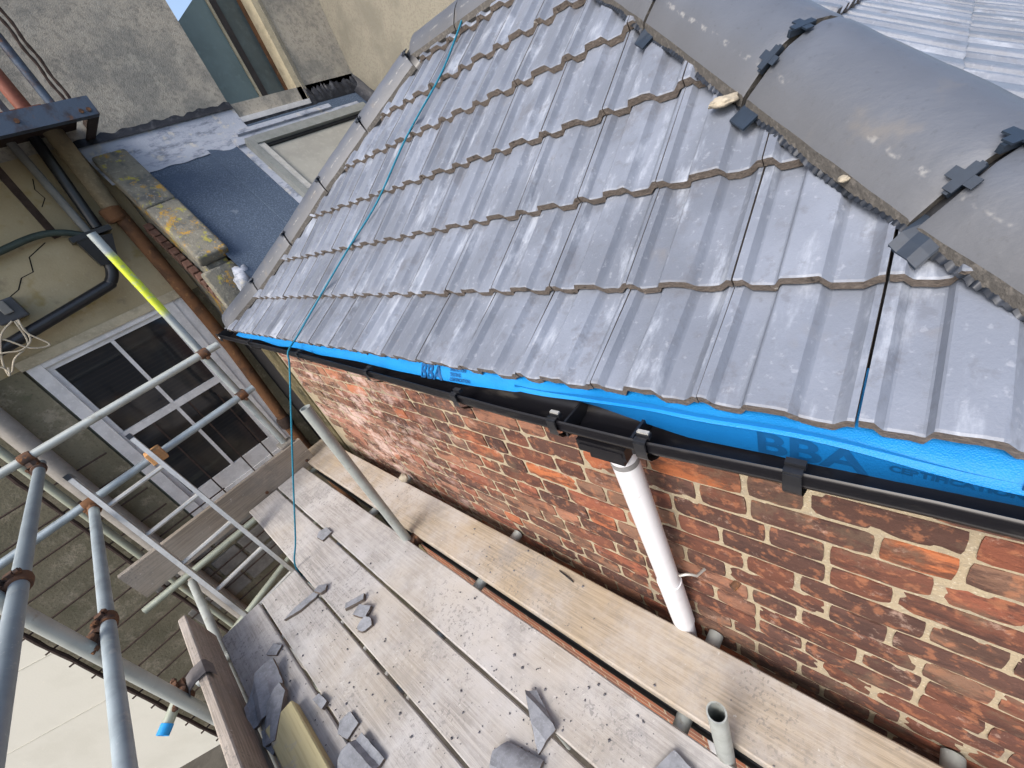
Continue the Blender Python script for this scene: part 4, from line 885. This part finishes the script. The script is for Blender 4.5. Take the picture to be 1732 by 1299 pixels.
shard('tile_fragment', -.325, 1.38, [(-.035, -.035), (.02, -.045), (.04, .02), (.0, .045), (-.035, .02)], .012, .3, 0, 0, GREYFRAG, 'squarish tile chip on the fourth board, lower edge')
shard('tile_fragment', -.375, 1.245, [(-.085, -.10), (.075, -.10), (.08, .04), (.0, .055), (-.075, .02)], .016, .1, .06, .04, GREYFRAG, 'big broken tile corner at the bottom edge, left of centre', z=ZD, curv=.6)
shard('tile_fragment', .105, .745, [(-.055, -.06), (.03, -.065), (.07, .06), (.04, .09), (-.02, .0)], .016, -.1, .12, .1, GREYFRAG, 'pointed tile chip with a nail hole, bottom centre', curv=.5)
shard('tile_fragment', -.04, .755, [(-.06, -.10), (.05, -.11), (.06, .03), (.02, .06), (-.05, .045)], .016, .3, .05, .12, GREYFRAG, 'profiled tile piece at the bottom edge, centre', curv=.8)
shard('tile_fragment', .235, .33, [(-.05, -.06), (.05, -.07), (.05, .03), (-.04, .045)], .016, -.2, .05, .05, GREYFRAG, 'dark tile piece at the bottom edge near the tube stub')
o = board('timber_batten', (-.548, .9, ZD+.001), (-.425, 1.66, ZD+.052), BATTEN, 'pale yellow planed timber batten lying by the toe board', 11, None, 'batten')
o.rotation_euler = (0, 0, 0)
lump((.668-.03, 2.27, ZD+.03), .03, 9, MORTARLUMP, 'mortar_lump', None, (.9, 1.2, .8)); tag(bpy.data.objects[[o.name for o in bpy.data.objects if o.name.startswith('mortar_lump') and not o.parent][0]], 'pale mortar lump wedged between wall board and brickwork', 'mortar lump')
o = MB().ring([(.598, .985, ZD+.010), (.59, .94, ZD+.0125), (.583, .90, ZD+.010)], [.002, .004, .0025], 6).build('screw', BLACK, None); tag(o, 'thin dark nail lying on the wall board', 'nail')
# grit: crumbs of tile over the boards
mb = MB(); rg = random.Random(21)
hot = [(-.05, 1.72, .16), (-.25, 1.75, .17), (-.44, 1.95, .13), (-.12, 1.55, .2), (-.3, 1.45, .12), (.1, .8, .15), (.2, .75, .12), (.55, 2.3, .1), (.3, 1.1, .2), (.15, 1.3, .25), (-.1, 1.1, .2), (.55, 1.4, .2), (.26, .5, .15)]
for i in range(900):
    if rg.random() < .72: h = rg.choice(hot); x, y = rg.gauss(h[0], h[2]*.6), rg.gauss(h[1], h[2]*.8)
    else: x, y = rg.uniform(-.56, .62), rg.uniform(-.2, 2.6)
    zt = None
    for lo, hi, ye, zz in ((-.570, -.358, 2.40, ZD), (-.342, -.132, 2.39, ZD), (-.116, .106, 3.35, ZD), (.124, .348, 3.36, ZD), (.402, .625, 3.5, ZD+.006)):
        if lo < x < hi and y < ye: zt = zz
    if zt is None: continue
    r = min(.0065, rg.expovariate(1/.0014)+.0008); vs = []
    for k in range(5): a = k*1.2566 + rg.random(); vs.append((x + math.cos(a)*r*rg.uniform(.6, 1.2), y + math.sin(a)*r*rg.uniform(.6, 1.3), zt+.0026))
    vs.append((x, y, zt + .003 + r*rg.uniform(.4, 1.0)))
    mb.add(vs, [(k, (k+1) % 5, 5) for k in range(5)])
o = mb.build('tile_grit', plain('tile_grit', (.16, .16, .175), .9, 0, .2, .5, 60), None); tag(o, 'dark crumbs of broken tile scattered over the boards', 'grit', kind='stuff')
